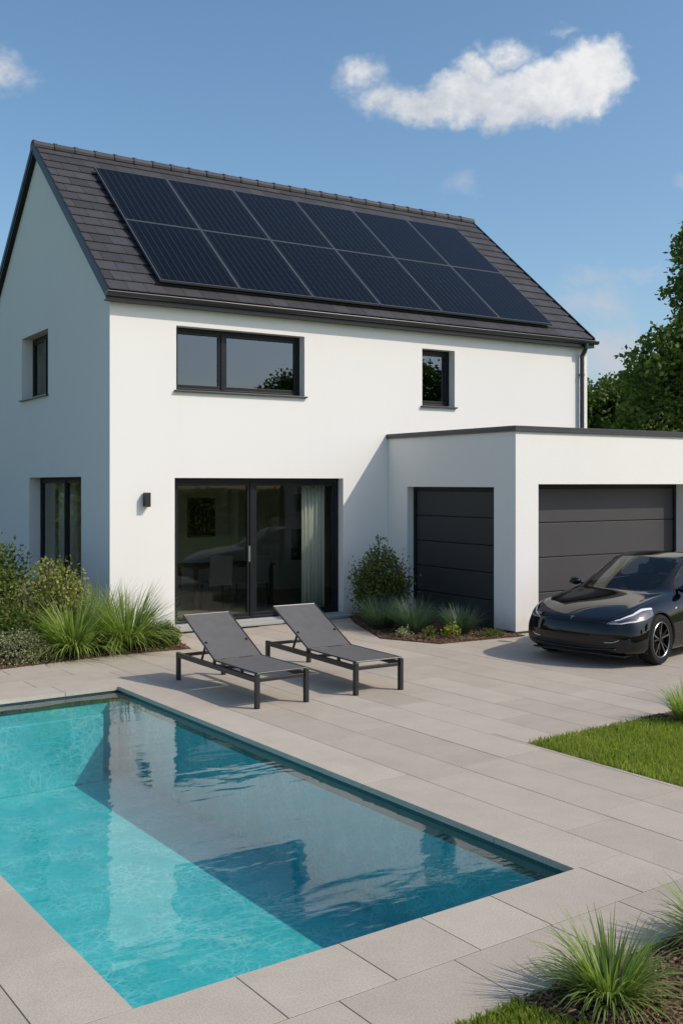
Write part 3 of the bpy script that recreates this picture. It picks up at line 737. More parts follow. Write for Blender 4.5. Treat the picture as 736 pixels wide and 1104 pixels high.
b.box(-.262, .262, -.035, .015, .362, .4); b.box(-.262, .262, -.035, .015, -.4, -.362); b.build('frame', M['black'], pf)
ku = thing('kitchen_unit', 'pale tall kitchen unit with black oven behind the right glass pane', 'kitchen unit', (5.75, 4.4, 0))
b = MB(); b.box(-.62, .62, -.28, .28, 0, 1.5); b.build('cabinet', M['interior'], ku, bevel=.004)
b = MB(); b.box(-.34, .34, -.30, -.283, .6, 1.25); b.build('oven_front', M['black'], ku, bevel=.003)
b = MB(); b.tube([(-.27, -.33, 1.14), (.27, -.33, 1.14)], .01, 8); b.box(-.25, -.24, -.33, -.3, 1.135, 1.145); b.box(.24, .25, -.33, -.3, 1.135, 1.145); b.build('oven_handle', M['alu'], ku)
pf2 = thing('wall_picture', 'small dark picture above the kitchen unit', 'picture', (5.9, 4.68, 1.78))
b = MB(); b.box(-.09, .09, -.02, .015, -.17, .17); b.build('picture_panel', M['black'], pf2, bevel=.003)
b = MB(); b.box(-.11, .11, -.028, .012, .172, .19); b.box(-.11, .11, -.028, .012, -.19, -.172); b.box(-.11, -.092, -.028, .012, -.171, .171); b.box(.092, .11, -.028, .012, -.171, .171); b.build('frame', M['black'], pf2)
dt = thing('dining_table', 'dark wooden dining table inside behind the left glass pane', 'table', (3.0, 2.3, 0))
b = MB(); b.box(-.8, .8, -.42, .42, .71, .75); b.build('tabletop', M['darkwood'], dt, bevel=.005)
for sx in (-1, 1):
    for sy in (-1, 1):
        b = MB(); b.box(sx * .74 - .03, sx * .74 + .03, sy * .36 - .03, sy * .36 + .03, 0, .71); b.build('leg', M['darkwood'], dt)
def chair(label, X, Y, rz):
    c = thing('dining_chair', label, 'chair', (X, Y, 0), rz, 'dining chairs inside')
    b = MB(); b.box(-.22, .22, -.22, .22, .43, .48); b.build('seat', M['chair'], c, bevel=.01)
    m = Matrix.Translation((0, .2, .48)) @ Matrix.Rotation(R(-9), 4, 'X'); b = MB(); b.box(-.21, .21, -.015, .02, 0, .48, mtx=m); b.build('backrest', M['chair'], c, bevel=.01)
    for sx in (-1, 1):
        for sy in (-1, 1):
            b = MB(); b.tube([(sx * .19, sy * .19, .43), (sx * .21, sy * .22, 0)], [.016, .011], 8); b.build('leg', M['black'], c)
    return c
chair('grey dining chair inside, left one in front of the table', 2.55, 1.75, R(175))
chair('grey dining chair inside, right one in front of the table', 3.25, 1.75, R(184))

# ------------------------------------------------------------------ garage
GX, GP, GH = 4.963, 3.227, 2.985
GX1 = 11.2
gar = thing('garage', 'low white flat roofed garage block with two dark sectional doors', 'garage')
GS = (-2.75, -.56, 0.0, 2.14); GF = (5.41, 8.84, 0.0, 2.185)
b = MB(); wall_x(b, GX, GX1, -GP, -GP + .34, -.05, GH, [GF]); b.build('front_wall', M['render'], gar, merge=True)
b = MB(); wall_x(b, -GP + .34, -.003, GX, GX + .32, -.05, GH, [GS]); swapxy(b); b.build('side_wall', M['render'], gar, merge=True)
b = MB(); b.box(GX1 - .3, GX1, -GP + .34, 2.5, -.05, GH); b.box(L_ + .003, GX1 - .302, 2.2, 2.5, -.05, GH); b.build('rear_wall', M['render'], gar)
b = MB(); b.box(GX + .32, GX1 - .3, -GP + .34, -.004, GH - .3, GH - .12); b.box(L_ + .004, GX1 - .3, -.004, 2.2, GH - .3, GH - .12); b.build('flat_roof', M['capping'], gar)
b = MB(); o_ = .035; t0, t1 = GH + .002, GH + .055
b.box(GX - o_, GX1 + o_, -GP - o_, -GP + .36, t0, t1); b.box(GX - o_, GX + .34, -GP + .362, -.004, t0, t1); b.box(GX1 - .32, GX1 + o_, -GP + .362, 2.53, t0, t1)
b.box(GX - o_, GX1 + o_, -GP - o_, -GP - o_ + .006, t0 - .03, t0 - .001); b.box(GX - o_, GX - o_ + .006, -GP - o_ + .008, -.004, t0 - .03, t0 - .001)
b.build('parapet_capping', M['capping'], gar, bevel=.003)
def sectional(name, axis, h, recess, n, m):
    a0, a1, z0, z1 = h; p = bpy.data.objects.new(name, None); COL.objects.link(p); p.parent = gar
    f = MB(); f.box(a0, a0 + .06, recess - .02, recess + .05, z0, z1 - .06); f.box(a1 - .06, a1, recess - .02, recess + .05, z0, z1 - .06); f.box(a0, a1, recess - .02, recess + .05, z1 - .06, z1)
    if axis == 'x': f.v = [(GX + y, x, z) for x, y, z in f.v]; f.f = [tuple(reversed(q)) for q in f.f]
    else: f.v = [(x, -GP + y, z) for x, y, z in f.v]
    f.build('door_frame', M['anthracite'], p)
    ph = (z1 - .06 - z0) / n
    for i in range(n):
        s = MB(); s.box(a0 + .062, a1 - .062, recess, recess + .04, z0 + i * ph + .007, z0 + (i + 1) * ph - .007)
        if axis == 'x': s.v = [(GX + y, x, z) for x, y, z in s.v]; s.f = [tuple(reversed(q)) for q in s.f]
        else: s.v = [(x, -GP + y, z) for x, y, z in s.v]
        s.build('door_panel', m, p, bevel=.006)
    k = MB(); k.box(a0 + .06, a1 - .06, recess + .042, recess + .05, z0, z1 - .06)
    if axis == 'x': k.v = [(GX + y, x, z) for x, y, z in k.v]
    else: k.v = [(x, -GP + y, z) for x, y, z in k.v]
    k.build('door_backing', M['black'], p)
sectional('garage_door', 'y', GF, .33, 4, M['door_metal'])
sectional('garage_door', 'x', GS, .15, 5, M['side_door'])
b = MB(); b.box(GX - .015, GX - .002, -GP, -.01, .0, .035); b.box(GX, GX1, -GP - .012, -GP - .002, .0, .03); b.build('plinth', M['capping'], gar)

# wall lamp
lp = thing('wall_lamp', 'small black rectangular wall lamp left of the sliding door', 'wall lamp', (.55, -.001, 1.955))
b = MB(); b.box(-.036, .036, -.012, 0, -.08, .08); b.build('mounting_plate', M['black'], lp)
b = MB(); b.box(-.043, .043, -.11, -.013, -.105, .105); b.build('lamp_body', M['black'], lp, bevel=.004)
b = MB(); b.box(-.032, .032, -.10, -.025, -.112, -.1055); b.build('diffuser', M['white_paint'], lp)

# ------------------------------------------------------------------ solar panels
def b_cell(b, co, c, p):
    s = b.n('ShaderNodeSeparateXYZ'); b.put(s.inputs[0], co)
    v = b.m('ABSOLUTE', b.m('SUBTRACT', b.m('FRACT', b.m('MULTIPLY', s.outputs[0], 1 / .122)), .5))
    ln = b.rng(v, .468, .494)
    f = b.m('ABSOLUTE', b.m('SUBTRACT', b.m('FRACT', b.m('MULTIPLY', s.outputs[1], 1 / .17)), .5)); l2 = b.rng(f, .47, .495, 0, .10)
    c = b.mix(b.m('MAXIMUM', b.m('MULTIPLY', ln, .75), l2), (.003, .004, .0075, 1), (.07, .08, .095, 1))
    return c
M['cell'] = mat('solar_cells', (.01, .015, .03), .14, spec=.09, build=b_cell)
PWD, PLN = 1.342, 1.92
ang = math.atan(KS)
def solar(label, cx, s):     # s = slope distance from eave line to lower edge
    y = ye + s / cs; z = ry(y)
    p = thing('solar_panel', label, 'solar panel', (cx, y, z), 0, 'solar panels on the roof'); p.rotation_euler = (ang, 0, 0)
    return p
s_low = (.06 - ye) * cs + .0
base = None; num = ['first', 'second', 'third', 'fourth', 'fifth', 'sixth']
for row in (0, 1):
    for c in range(6):
        cx = .78 + PWD * (c + .5); lab = 'blue black solar panel, %s from the gable in the %s row' % (num[c], 'lower' if row == 0 else 'upper')
        yy = ye + (s_low + row * PLN) / cs; loc = (cx, yy, ry(yy))
        if base is None:
            base = solar(lab, cx, s_low); w2, l2 = PWD / 2 - .007, PLN - .014; t = .012; z0, z1 = .07, .108
            b = MB(); b.box(-w2, w2, 0, t, z0, z1); b.box(-w2, w2, l2 - t, l2, z0, z1); b.box(-w2, -w2 + t, t, l2 - t, z0, z1); b.box(w2 - t, w2, t, l2 - t, z0, z1); b.build('frame', M['panel_frame'], base)
            b = MB(); b.box(-w2 + t, w2 - t, t, l2 - t, z0 + .004, z1 - .005); b.build('cell_sheet', M['cell'], base)
            for yy_ in (.4, 1.35):
                b = MB(); b.box(-PWD / 2, PWD / 2, yy_, yy_ + .04, .04, .069)
                for xx in (-.5, .5): b.box(xx, xx + .03, yy_ + .041, yy_ + .07, .0, .066)
                b.build('mounting_rail', M['capping'], base)
        else:
            o = copy_tree(base); o.location = loc; o['label'] = lab

# ------------------------------------------------------------------ loungers
def b_sling(b, co, c, p):
    s = b.n('ShaderNodeSeparateXYZ'); b.put(s.inputs[0], co)
    h = b.m('MULTIPLY', b.m('SINE', b.m('MULTIPLY', s.outputs[0], 1500.)), b.m('SINE', b.m('MULTIPLY', s.outputs[1], 1500.)))
    n2 = b.noise(co, 9, 4, .6)
    c = b.mix(1, c, b.rng(n2, .3, .7, .9, 1.1, smooth=False), 'MULTIPLY')
    return b.mix(b.rng(h, -.5, .8, 0, .35), c, (.20, .195, .19, 1))
M['sling'] = mat('sling_fabric', (.095, .092, .092), .75, spec=.25, build=b_sling)
M['lounger_frame'] = mat('lounger_frame', (.018, .018, .019), .38, spec=.55)
M['edge'] = mat('edge_rod', (.06, .06, .06), .35, metal=.6)
def lounger(label, X, Y, rz, sy=1.0):
    r = thing('sun_lounger', label, 'sun lounger', (X, Y, 0), rz, 'sun loungers on the terrace')
    Wd, Ln, H = .60, 1.74, .305; zs = .345; t = .048
    f = MB()
    for sx in (-1, 1): f.bar((sx * (Wd / 2 - t / 2), 0, H - .024), (sx * (Wd / 2 - t / 2), Ln, H - .024), t * .8, .052)
    f.bar((-Wd / 2 + t, .03, H - .03), (Wd / 2 - t, .03, H - .03), .03, .036); f.bar((-Wd / 2 + t, Ln - .03, H - .03), (Wd / 2 - t, Ln - .03, H - .03), .03, .036)
    f.bar((-Wd / 2 + t, .80, H - .035), (Wd / 2 - t, .80, H - .035), .03, .03)
    f.build('frame', M['lounger_frame'], r, bevel=.003)
    for sx in (-1, 1):
        for yy in (.022, Ln - .022):
            b = MB(); b.box(sx * (Wd / 2 - t / 2) - t * .42, sx * (Wd / 2 - t / 2) + t * .42, yy - t / 2, yy + t / 2, 0, H + (.035 if yy < .5 else .004)); b.build('leg', M['lounger_frame'], r, bevel=.003)
    hy = .87
    def slab(name, y0, z0, y1, z1, wid):
        b = MB(); d = Vector((0, y1 - y0, z1 - z0)); L = d.length; nrm = Vector((0, -d.z, d.y)).normalized(); N = 10
        for side in (1, -1):
            k = len(b.v)
            for i in range(N + 1):
                for j in range(7):
                    u = (j / 6 - .5); sag = -.012 * (1 - (2 * u) ** 2) * math.sin(math.pi * min(1, max(0, i / N)))
                    p = Vector((u * wid, y0, z0)) + d * (i / N) + nrm * (sag + .003 * side); b.v.append(tuple(p))
            for i in range(N):
                for j in range(6):
                    q = [k + i * 7 + j, k + i * 7 + j + 1, k + (i + 1) * 7 + j + 1, k + (i + 1) * 7 + j]; b.f.append(tuple(q if side > 0 else q[::-1])); b.t.append(.5); b.m.append(0)
        o = b.build(name, M['sling'], r, smooth=True)
        e = MB()
        for sx in (-1, 1): e.tube([(sx * wid / 2, y0, z0), (sx * wid / 2, y1, z1)], .0095, 8)
        if name == 'seat': e.tube([(-wid / 2, y0, z0), (wid / 2, y0, z0)], .0095, 8)
        else: e.tube([(-wid / 2, y1, z1), (wid / 2, y1, z1)], .0095, 8)
        e.build('edge_rail', M['edge'], o)
    slab('seat', .02, zs, hy, zs, Wd - .045); slab('backrest', hy + .015, zs + .004, 1.60, .735, Wd - .045)
    for sx in (-1, 1):
        b = MB(); b.bar((sx * (Wd / 2 - .06), 1.24, H - .02), (sx * (Wd / 2 - .06), 1.13, .50), .014, .024)
        b.build('backrest_prop', M['lounger_frame'], r)
    for sx in (-1, 1):
        b = MB(); b.box(sx * (Wd / 2 - t / 2) - .012, sx * (Wd / 2 - t / 2) + .012, .3, .33, H, zs - .008); b.build('seat_bracket', M['lounger_frame'], r); b = MB(); b.box(sx * (Wd / 2 - t / 2) - .012, sx * (Wd / 2 - t / 2) + .012, hy, hy + .03, H, zs - .004); b.build('seat_bracket', M['lounger_frame'], r)
    return r
l1 = lounger('grey mesh sun lounger nearest the pool with raised backrest', -.26, -5.62, R(1.5))
l2 = copy_tree(l1); l2.location = (.90, -5.62, 0); l2.rotation_euler = (0, 0, R(-1)); l2['label'] = 'grey mesh sun lounger on the right, farther from the pool'
l2.scale = (1.02, 1.16, 1); l1.scale = (1.02, 1.05, 1)

# ------------------------------------------------------------------ car
M['paint'] = mat('black_car_paint', (.0025, .0028, .004), .045, spec=.5)
M['tyre'] = mat('tyre_rubber', (.014, .014, .014), .8, spec=.2, bump=(80, .3, .004))
M['rim'] = mat('rim_dark', (.05, .05, .055), .25, metal=.9)
M['rim_edge'] = mat('rim_edge', (.26, .26, .27), .3, metal=1)
M['chrome'] = mat('chrome', (.6, .6, .62), .12, metal=1)
M['trim'] = mat('matt_trim', (.008, .008, .009), .45)
M['seatc'] = mat('car_interior', (.03, .03, .033), .7)
M['lens'] = mat('headlight_inner', (.16, .17, .19), .12, metal=.5)
M['led'] = mat('headlight_white', (.70, .74, .80), .2)
def build_car(X, Y, rz, sxy, sz):
    root = thing('parked_car', 'glossy black saloon car parked in front of the garage door', 'car', (X, Y, 0), rz)
    root.scale = (sxy * .955, sxy, sz)
    # stations front to rear; every row: [k0..k5] top points then side rows.  k: 0 centre,1,2 (windscreen edge),3 (pillar outer),4 belt/fender crest,5 shoulder
    def hood(x, zc, zf, ys, zs, drop=0.0):
        return [(x + drop, 0, zc), (x + drop * .95, .26, zc - .004), (x + drop * .8, .50, zc - .016), (x + drop * .6, .60, zc - .018), (x + drop * .3, .71, zf), (x, ys, zs)]
    st = []
    st.append(([(2.27, 0, .635), (2.262, .26, .637), (2.21, .48, .643), (2.17, .58, .646), (2.10, .68, .650), (2.02, .765, .640)], [(.84, .50), (.85, .35), (.83, .21)]))
    st.append((hood(1.84, .775, .775, .845, .71, .10), [(.905, .52), (.912, .36), (.885, .18)]))
    st.append((hood(1.62, .838, .835, .872, .762, .05), [(.918, .55), (.922, .37), (.895, .17)]))
    st.append((hood(1.30, .892, .885, .885, .81, .02), [(.922, .58), (.925, .38), (.895, .165)]))
    st.append((hood(1.08, .922, .915, .888, .838, .02), [(.922, .60), (.925, .38), (.895, .16)]))
    st.append(([(1.02, 0, .940), (1.0, .28, .938), (.90, .56, .932), (.84, .64, .934), (.80, .735, .938), (.80, .888, .862)], [(.922, .61), (.922, .38), (.892, .16)]))
    st.append(([(.62, 0, 1.175), (.60, .27, 1.17), (.52, .555, 1.14), (.48, .62, 1.12), (.55, .752, .958), (.50, .888, .878)], [(.92, .62), (.92, .38), (.89, .16)]))
    st.append(([(.16, 0, 1.385), (.14, .26, 1.380), (.06, .52, 1.350), (.02, .58, 1.325), (.10, .76, .975), (.10, .886, .89)], [(.92, .63), (.92, .38), (.89, .16)]))
    for x, zr, zb in ((-.30, 1.438, .985), (-.42, 1.44, .99), (-.90, 1.42, 1.0), (-1.25, 1.365, 1.015)):
        st.append(([(x, 0, zr), (x, .26, zr - .004), (x, .50, zr - .03), (x, .565, zr - .058), (x, .755, zb), (x, .885, zb - .085)], [(.92, .65), (.92, .38), (.89, .16)]))
    st.append(([(-1.78, 0, 1.17), (-1.77, .26, 1.165), (-1.72, .50, 1.14), (-1.68, .60, 1.12), (-1.62, .73, 1.03), (-1.62, .872, .945)], [(.918, .67), (.915, .40), (.88, .18)]))
    st.append(([(-2.10, 0, 1.055), (-2.10, .26, 1.053), (-2.06, .50, 1.045), (-2.02, .60, 1.04), (-2.0, .71, 1.02), (-1.98, .83, .955)], [(.88, .68), (.88, .42), (.85, .22)]))
    st.append(([(-2.37, 0, 1.035), (-2.36, .26, 1.03), (-2.32, .48, 1.01), (-2.29, .56, 1.0), (-2.25, .66, .97), (-2.18, .75, .92)], [(.80, .68), (.81, .45), (.79, .26)]))
    bm = bmesh.new(); nS = len(st)
    for sgn in (1, -1):
        top = []; side = []
        for i, (tp, sd_) in enumerate(st):
            row = [bm.verts.new((p[0], p[1] * sgn, p[2])) for p in tp]
            col = [row[5]] + [bm.verts.new((tp[5][0] + (.03 if i == 0 else -.02 if i == nS - 1 else 0), y * sgn, z)) for y, z in sd_]
            col.append(bm.verts.new((tp[5][0] + (0 if i else -.05), (sd_[2][0] - .18) * sgn, sd_[2][1] - .03)))
            top.append(row); side.append(col)
        def F(vs, mi):
            f = bm.faces.new(vs if sgn > 0 else vs[::-1]); f.material_index = mi; f.smooth = True
        for i in range(nS - 1):
            for k in range(5):
                mi = 0
                if 5 <= i <= 6 and k <= 1: mi = 1                      # windscreen
                if k == 3 and 6 <= i <= 7: mi = 2
                if k == 3 and 9 <= i <= 10: mi = 3
                if k <= 1 and 10 < i <= 11: mi = 4
                if k <= 1 and 7 <= i <= 10: mi = 5                     # glass roof
                F([top[i][k], top[i + 1][k], top[i + 1][k + 1], top[i][k + 1]], mi)
            for j in range(4): F([side[i][j], side[i + 1][j], side[i + 1][j + 1], side[i][j + 1]], 0)
        # nose and tail
        for end, xs in ((0, [(2.318, .50), (2.325, .35), (2.25, .20), (2.10, .165)]), (nS - 1, [(-2.42, .72), (-2.44, .48), (-2.40, .30), (-2.3, .25)])):
            rows = [top[end]]
            for j, (xx, zz) in enumerate(xs):
                c_ = side[end][j + 1]; ys = [0, .28, .50, .60, .71]; r_ = []
                for k in range(5):
                    f = ys[k] / .82; X_ = xx + (c_.co.x - xx) * f ** 3; Z_ = zz + (c_.co.z - zz) * f ** 2; r_.append(bm.verts.new((X_, ys[k] * sgn * (1.0 if end == 0 else .96), Z_)))
                rows.append(r_ + [c_])
            for j in range(len(rows) - 1):
                for k in range(5):
                    vs = [rows[j][k], rows[j][k + 1], rows[j + 1][k + 1], rows[j + 1][k]]
                    if end: vs = vs[::-1]
                    F(vs, 0)
    bmesh.ops.remove_doubles(bm, verts=bm.verts, dist=1e-4)
    bmesh.ops.recalc_face_normals(bm, faces=bm.faces)
    # sharpen shoulder & hood edges a little
    cl = bm.edges.layers.float.get('crease_edge') or bm.edges.layers.float.new('crease_edge')
    for e in bm.edges:
        ms = {f.material_index for f in e.link_faces}
        if len(ms) > 1: e[cl] = .55
        m = (e.verts[0].co + e.verts[1].co) / 2
        if abs(m.x - 2.2) < .25 and abs(m.z - .64) < .02: e[cl] = .35
    me = bpy.data.meshes.new('cage'); bm.to_mesh(me); bm.free()
    cage = bpy.data.objects.new('cage', me); COL.objects.link(cage)
    ss = cage.modifiers.new('s', 'SUBSURF'); ss.levels = 3; ss.render_levels = 3
    dg = bpy.context.evaluated_depsgraph_get(); ev = cage.evaluated_get(dg); full = bpy.data.meshes.new_from_object(ev)
    bpy.data.objects.remove(cage)
    bmf = bmesh.new(); bmf.from_mesh(full); bvh = BVHTree.FromBMesh(bmf)
    def split(keep, name, m, parent, sg=0):
        b2 = bmf.copy(); bmesh.ops.delete(b2, geom=[f for f in b2.faces if f.material_index not in keep or f.calc_center_median().y * sg < 0], context='FACES')
        mm = bpy.data.meshes.new(name); 
        for f in b2.faces: f.material_index = 0
        b2.to_mesh(mm); b2.free(); mm.materials.append(m); o = bpy.data.objects.new(name, mm); COL.objects.link(o); o.parent = parent; return o
    wx = (1.43, -1.43)
    # body with real wheel wells (faces inside the arches removed, lip added)
    b2 = bmf.copy(); dl = []
    for f in b2.faces:
        c_ = f.calc_center_median()
        if f.material_index: dl.append(f); continue
    bmesh.ops.delete(b2, geom=dl, context='FACES')
    mm = bpy.data.meshes.new('body'); 
    b2.to_mesh(mm); b2.free(); mm.materials.clear(); mm.materials.append(M['paint'])
    body = bpy.data.objects.new('body', mm); COL.objects.link(body); body.parent = root
    # arch cutters
    for x_ in wx:
        for sg in (1, -1):
            cb = MB(); cb.tube([(x_, sg * .60, .345), (x_, sg * 1.1, .345)], .385, 48); c_o = cb.build('cutter', M['trim']); 
            # open surface boolean: bisect by distance instead
            bpy.data.objects.remove(c_o)
    bm3 = bmesh.new(); bm3.from_mesh(mm)
    for x_ in wx:
        R_ = .372
        # snap the mesh to a circle: subdivide around, then move ring
        fs = [f for f in bm3.faces if abs(f.calc_center_median().x - x_) < .55 and f.calc_center_median().z < .84 and abs(f.calc_center_median().y) > .7]
        es = list({e for f in fs for e in f.edges}); bmesh.ops.subdivide_edges(bm3, edges=es, cuts=1, use_grid_fill=True)
        fs = [f for f in bm3.faces if abs(f.calc_center_median().x - x_) < .5 and f.calc_center_median().z < .80 and abs(f.calc_center_median().y) > .7]
        es = list({e for f in fs for e in f.edges}); bmesh.ops.subdivide_edges(bm3, edges=es, cuts=1, use_grid_fill=True)
        rm = [f for f in bm3.faces if (lambda c: (c.x - x_) ** 2 + (c.z - .345) ** 2 < R_ ** 2 and abs(c.y) > .55)(f.calc_center_median())]
        rv = {v for f in rm for v in f.verts}
        bmesh.ops.delete(bm3, geom=rm, context='FACES')
        bd = [v for v in rv if v.is_valid and any(e.is_boundary for e in v.link_edges)]
        for v in bd:
            d_ = Vector((v.co.x - x_, v.co.z - .345)); 
            if v.co.z > .2 and d_.length > .1: d_ = d_.normalized() * R_; v.co.x = x_ + d_.x; v.co.z = .345 + d_.y
        ed = [e for e in bm3.edges if e.is_boundary and all(((v.co.x - x_) ** 2 + (v.co.z - .345) ** 2) < (R_ + .01) ** 2 for v in e.verts) and abs(e.verts[0].co.y) > .6]
        r_ = bmesh.ops.extrude_edge_only(bm3, edges=ed); 
        for v in [g for g in r_['geom'] if isinstance(g, bmesh.types.BMVert)]: v.co.y -= math.copysign(.05, v.co.y)
    for f in bm3.faces: f.smooth = True
    bmesh.ops.recalc_face_normals(bm3, faces=bm3.faces)
    bm3.to_mesh(mm); bm3.free()
    wl = MB()
    for x_ in wx:
        for sg in (1, -1):
            k = len(wl.v); N = 24
            for yy in (.885, .52):
                for a in range(N + 1):
                    q_ = R(-25 + 230 * a / N); wl.v.append((x_ + math.cos(q_) * .39, sg * yy, .345 + math.sin(q_) * .39))
            for a in range(N): wl.f.append((k + a, k + a + 1, k + N + 1 + a + 1, k + N + 1 + a)); wl.t.append(.5); wl.m.append(0)
            wl.f.append(tuple(k + N + 1 + a for a in range(N + 1))); wl.t.append(.5); wl.m.append(0)
    wl.box(-2.2, 2.1, -.70, .70, .15, .17); wl.build('wheel_well', M['trim'], root)
    for keep, nm, mt_ in (((1,), 'windscreen', M['car_glass']), ((2,), 'side_window', M['car_glass']), ((3,), 'side_window', M['car_glass']), ((4,), 'rear_window', M['car_glass']), ((5,), 'glass_roof', M['paint'])):
        for sg in ((1, -1) if nm == 'side_window' else (0,)): split(keep, nm, mt_, root, sg)
    # things laid on the surface
    def near(p, off=.004):
        loc, nrm, _, _ = bvh.find_nearest(Vector(p)); return loc + nrm * off
    def cast(y, z, off=.004, x0=3.2, dirx=-1):
        h_ = bvh.ray_cast(Vector((x0, y, z)), Vector((dirx, 0, 0)))
        return None if h_[0] is None else h_[0] + h_[1] * off * (1 if h_[1].x > 0 else -1)
    def strip(name, pts, wdt, m, parent=body, off=.003, rnd=.004, n=10):
        b = MB(); P = []
        for a_, b_ in zip(pts[:-1], pts[1:]):
            for i in range(n): P.append(near(Vector(a_).lerp(Vector(b_), i / n), off))
        P.append(near(pts[-1], off)); b.tube(P, wdt, 6); return b.build(name, m, parent, smooth=True)
    def patch(name, grid, m, parent=body, off=.004, thick=.0):
        """grid[i][j] = points, snapped to the body surface"""
        b = MB(); nr, nc = len(grid), len(grid[0])
        for r_ in grid:
            for p in r_: b.v.append(tuple(near(p, off)))
        for i in range(nr - 1):
            for j in range(nc - 1): b.f.append((i * nc + j, i * nc + j + 1, (i + 1) * nc + j + 1, (i + 1) * nc + j)); b.t.append(.5); b.m.append(0)
        return b.build(name, m, parent, smooth=True)
    def quad_grid(a, b_, c, d, n=10, m=6):
        a, b_, c, d = map(Vector, (a, b_, c, d)); return [[a.lerp(b_, j / n).lerp(d.lerp(c, j / n), i / m) for j in range(n + 1)] for i in range(m + 1)]
    for sg in (1, -1):
        # headlight: swept back wedge
        pts_lo = [(2.20, sg * .50, .585), (2.10, sg * .66, .585), (1.98, sg * .80, .615), (1.80, sg * .88, .65), (1.62, sg * .90, .70)]
        pts_hi = [(2.20, sg * .51, .605), (2.10, sg * .64, .665), (1.92, sg * .73, .735), (1.74, sg * .755, .80), (1.56, sg * .82, .80)]
        def dens_(pp, n=5):
            o = []
            for a_, b_ in zip(pp[:-1], pp[1:]):
                for i in range(n): o.append(Vector(a_).lerp(Vector(b_), i / n))
            return o + [Vector(pp[-1])]
        lo, hi = dens_(pts_lo), dens_(pts_hi)
        hl = patch('headlight', [[l.lerp(h_, f / 6) for l, h_ in zip(lo, hi)] for f in range(7)], M['lens'], root, .005)
        patch('light_strip', [[l.lerp(h_, .70 + f * .10) for l, h_ in zip(lo[3:], hi[3:])] for f in range(3)], M['led'], hl, .008)
        patch('light_strip', [[l.lerp(h_, .04 + f * .05) for l, h_ in zip(lo[1:-6], hi[1:-6])] for f in range(3)], M['led'], hl, .008)
        patch('dark_insert', [[l.lerp(h_, .28 + f * .1) for l, h_ in zip(lo[4:-2], hi[4:-2])] for f in range(3)], M['trim'], hl, .0075)
        # hood shut line along the fender
        strip('shut_line', [(2.14, sg * .55, .645), (1.9, sg * .70, .76), (1.6, sg * .735, .83), (1.2, sg * .735, .90), (.85, sg * .73, .935)], .0035, M['trim'], off=-.0005)
        # air curtain recess and fog trim
        patch('air_curtain', quad_grid((2.19, sg * .62, .26), (2.08, sg * .80, .25), (2.09, sg * .80, .42), (2.2, sg * .66, .36)), M['trim'], off=.003)
        strip('bumper_trim', [(2.28, sg * .50, .345), (2.22, sg * .60, .355), (2.17, sg * .66, .385)], .006, M['chrome'], off=.002)
        # door lines, handle, mirror, badge, window trim
        strip('door_line', [(.92, sg * .9, .84), (.90, sg * .93, .6), (.86, sg * .93, .4), (.80, sg * .90, .2)], .003, M['trim'], off=-.0005)
        strip('door_line', [(-.30, sg * .9, .9), (-.34, sg * .93, .6), (-.34, sg * .93, .4), (-.33, sg * .90, .2)], .003, M['trim'], off=-.0005)
        strip('door_line', [(.92, sg * .9, .2), (0, sg * .91, .2), (-1.0, sg * .91, .2)], .003, M['trim'], off=-.0005)
        patch('door_handle', quad_grid((-.05, sg * .93, .77), (-.24, sg * .93, .775), (-.24, sg * .93, .80), (-.05, sg * .93, .795), 6, 2), M['chrome'], off=.006)
        strip('window_trim', [(.62, sg * .80, .94), (.1, sg * .82, .965), (-.4, sg * .82, .98), (-1.0, sg * .81, 1.0), (-1.45, sg * .78, 1.02)], .007, M['chrome'], off=.001)
        strip('window_trim', [(.66, sg * .72, .96), (.50, sg * .66, 1.12), (.04, sg * .60, 1.33), (-.4, sg * .585, 1.385), (-1.0, sg * .585, 1.35)], .007, M['trim'], off=.001)
        patch('side_camera', quad_grid((1.02, sg * .90, .735), (.97, sg * .90, .735), (.95, sg * .90, .76), (1.0, sg * .90, .757), 4, 2), M['chrome'], off=.005)
        mb = MB(); pts = [(.64, sg * .74, .955), (.66, sg * .80, .965), (.66, sg * .83, .975)]
        mb.tube(pts, [.02, .018, .02], 8); mo = mb.build('mirror', M['paint'], root, smooth=True)
        bmm = bmesh.new(); bmesh.ops.create_uvsphere(bmm, u_segments=20, v_segments=12, radius=1)
        for v in bmm.verts:
            v.co = Vector((v.co.x * .085, v.co.y * .10, v.co.z * .062)); 
            if v.co.x < -.045: v.co.x = -.045
            v.co += Vector((.66, sg * .88, .985))
        for f in bmm.faces: f.smooth = True
        m2 = bpy.data.meshes.new('mirror_shell'); bmm.to_mesh(m2); bmm.free(); m2.materials.append(M['paint']); o = bpy.data.objects.new('mirror_shell', m2); COL.objects.link(o); o.parent = mo
        # rear lamp
        patch('tail_lamp', quad_grid((-2.26, sg * .45, .86), (-2.1, sg * .80, .86), (-2.1, sg * .80, .92), (-2.3, sg * .45, .95)), mat_red, off=.004)
    strip('shut_line', [(2.26, -.5, .64), (2.29, 0, .632), (2.26, .5, .64)], .0035, M['trim'], off=-.0005)
    # lower intake: recessed dark mouth with a bar
    patch('lower_intake', quad_grid((2.30, -.60, .225), (2.30, .60, .225), (2.30, .52, .325), (2.30, -.52, .325), 24, 5), M['trim'], off=.003)
    b = MB(); P = [near((2.33, y / 20, .275), .006) for y in range(-11, 12)]; b.tube(P, .006, 6); b.build('intake_bar', M['paint'], body, smooth=True)
    b = MB(); P = [near((2.33, y / 20, .20), .012) for y in range(-14, 15)]; b.tube(P, .012, 6); b.build('front_lip', M['trim'], body, smooth=True)
    # emblem: small silver T shaped shield on the nose
    eb = MB(); c0 = near((2.245, 0, .655), .004)
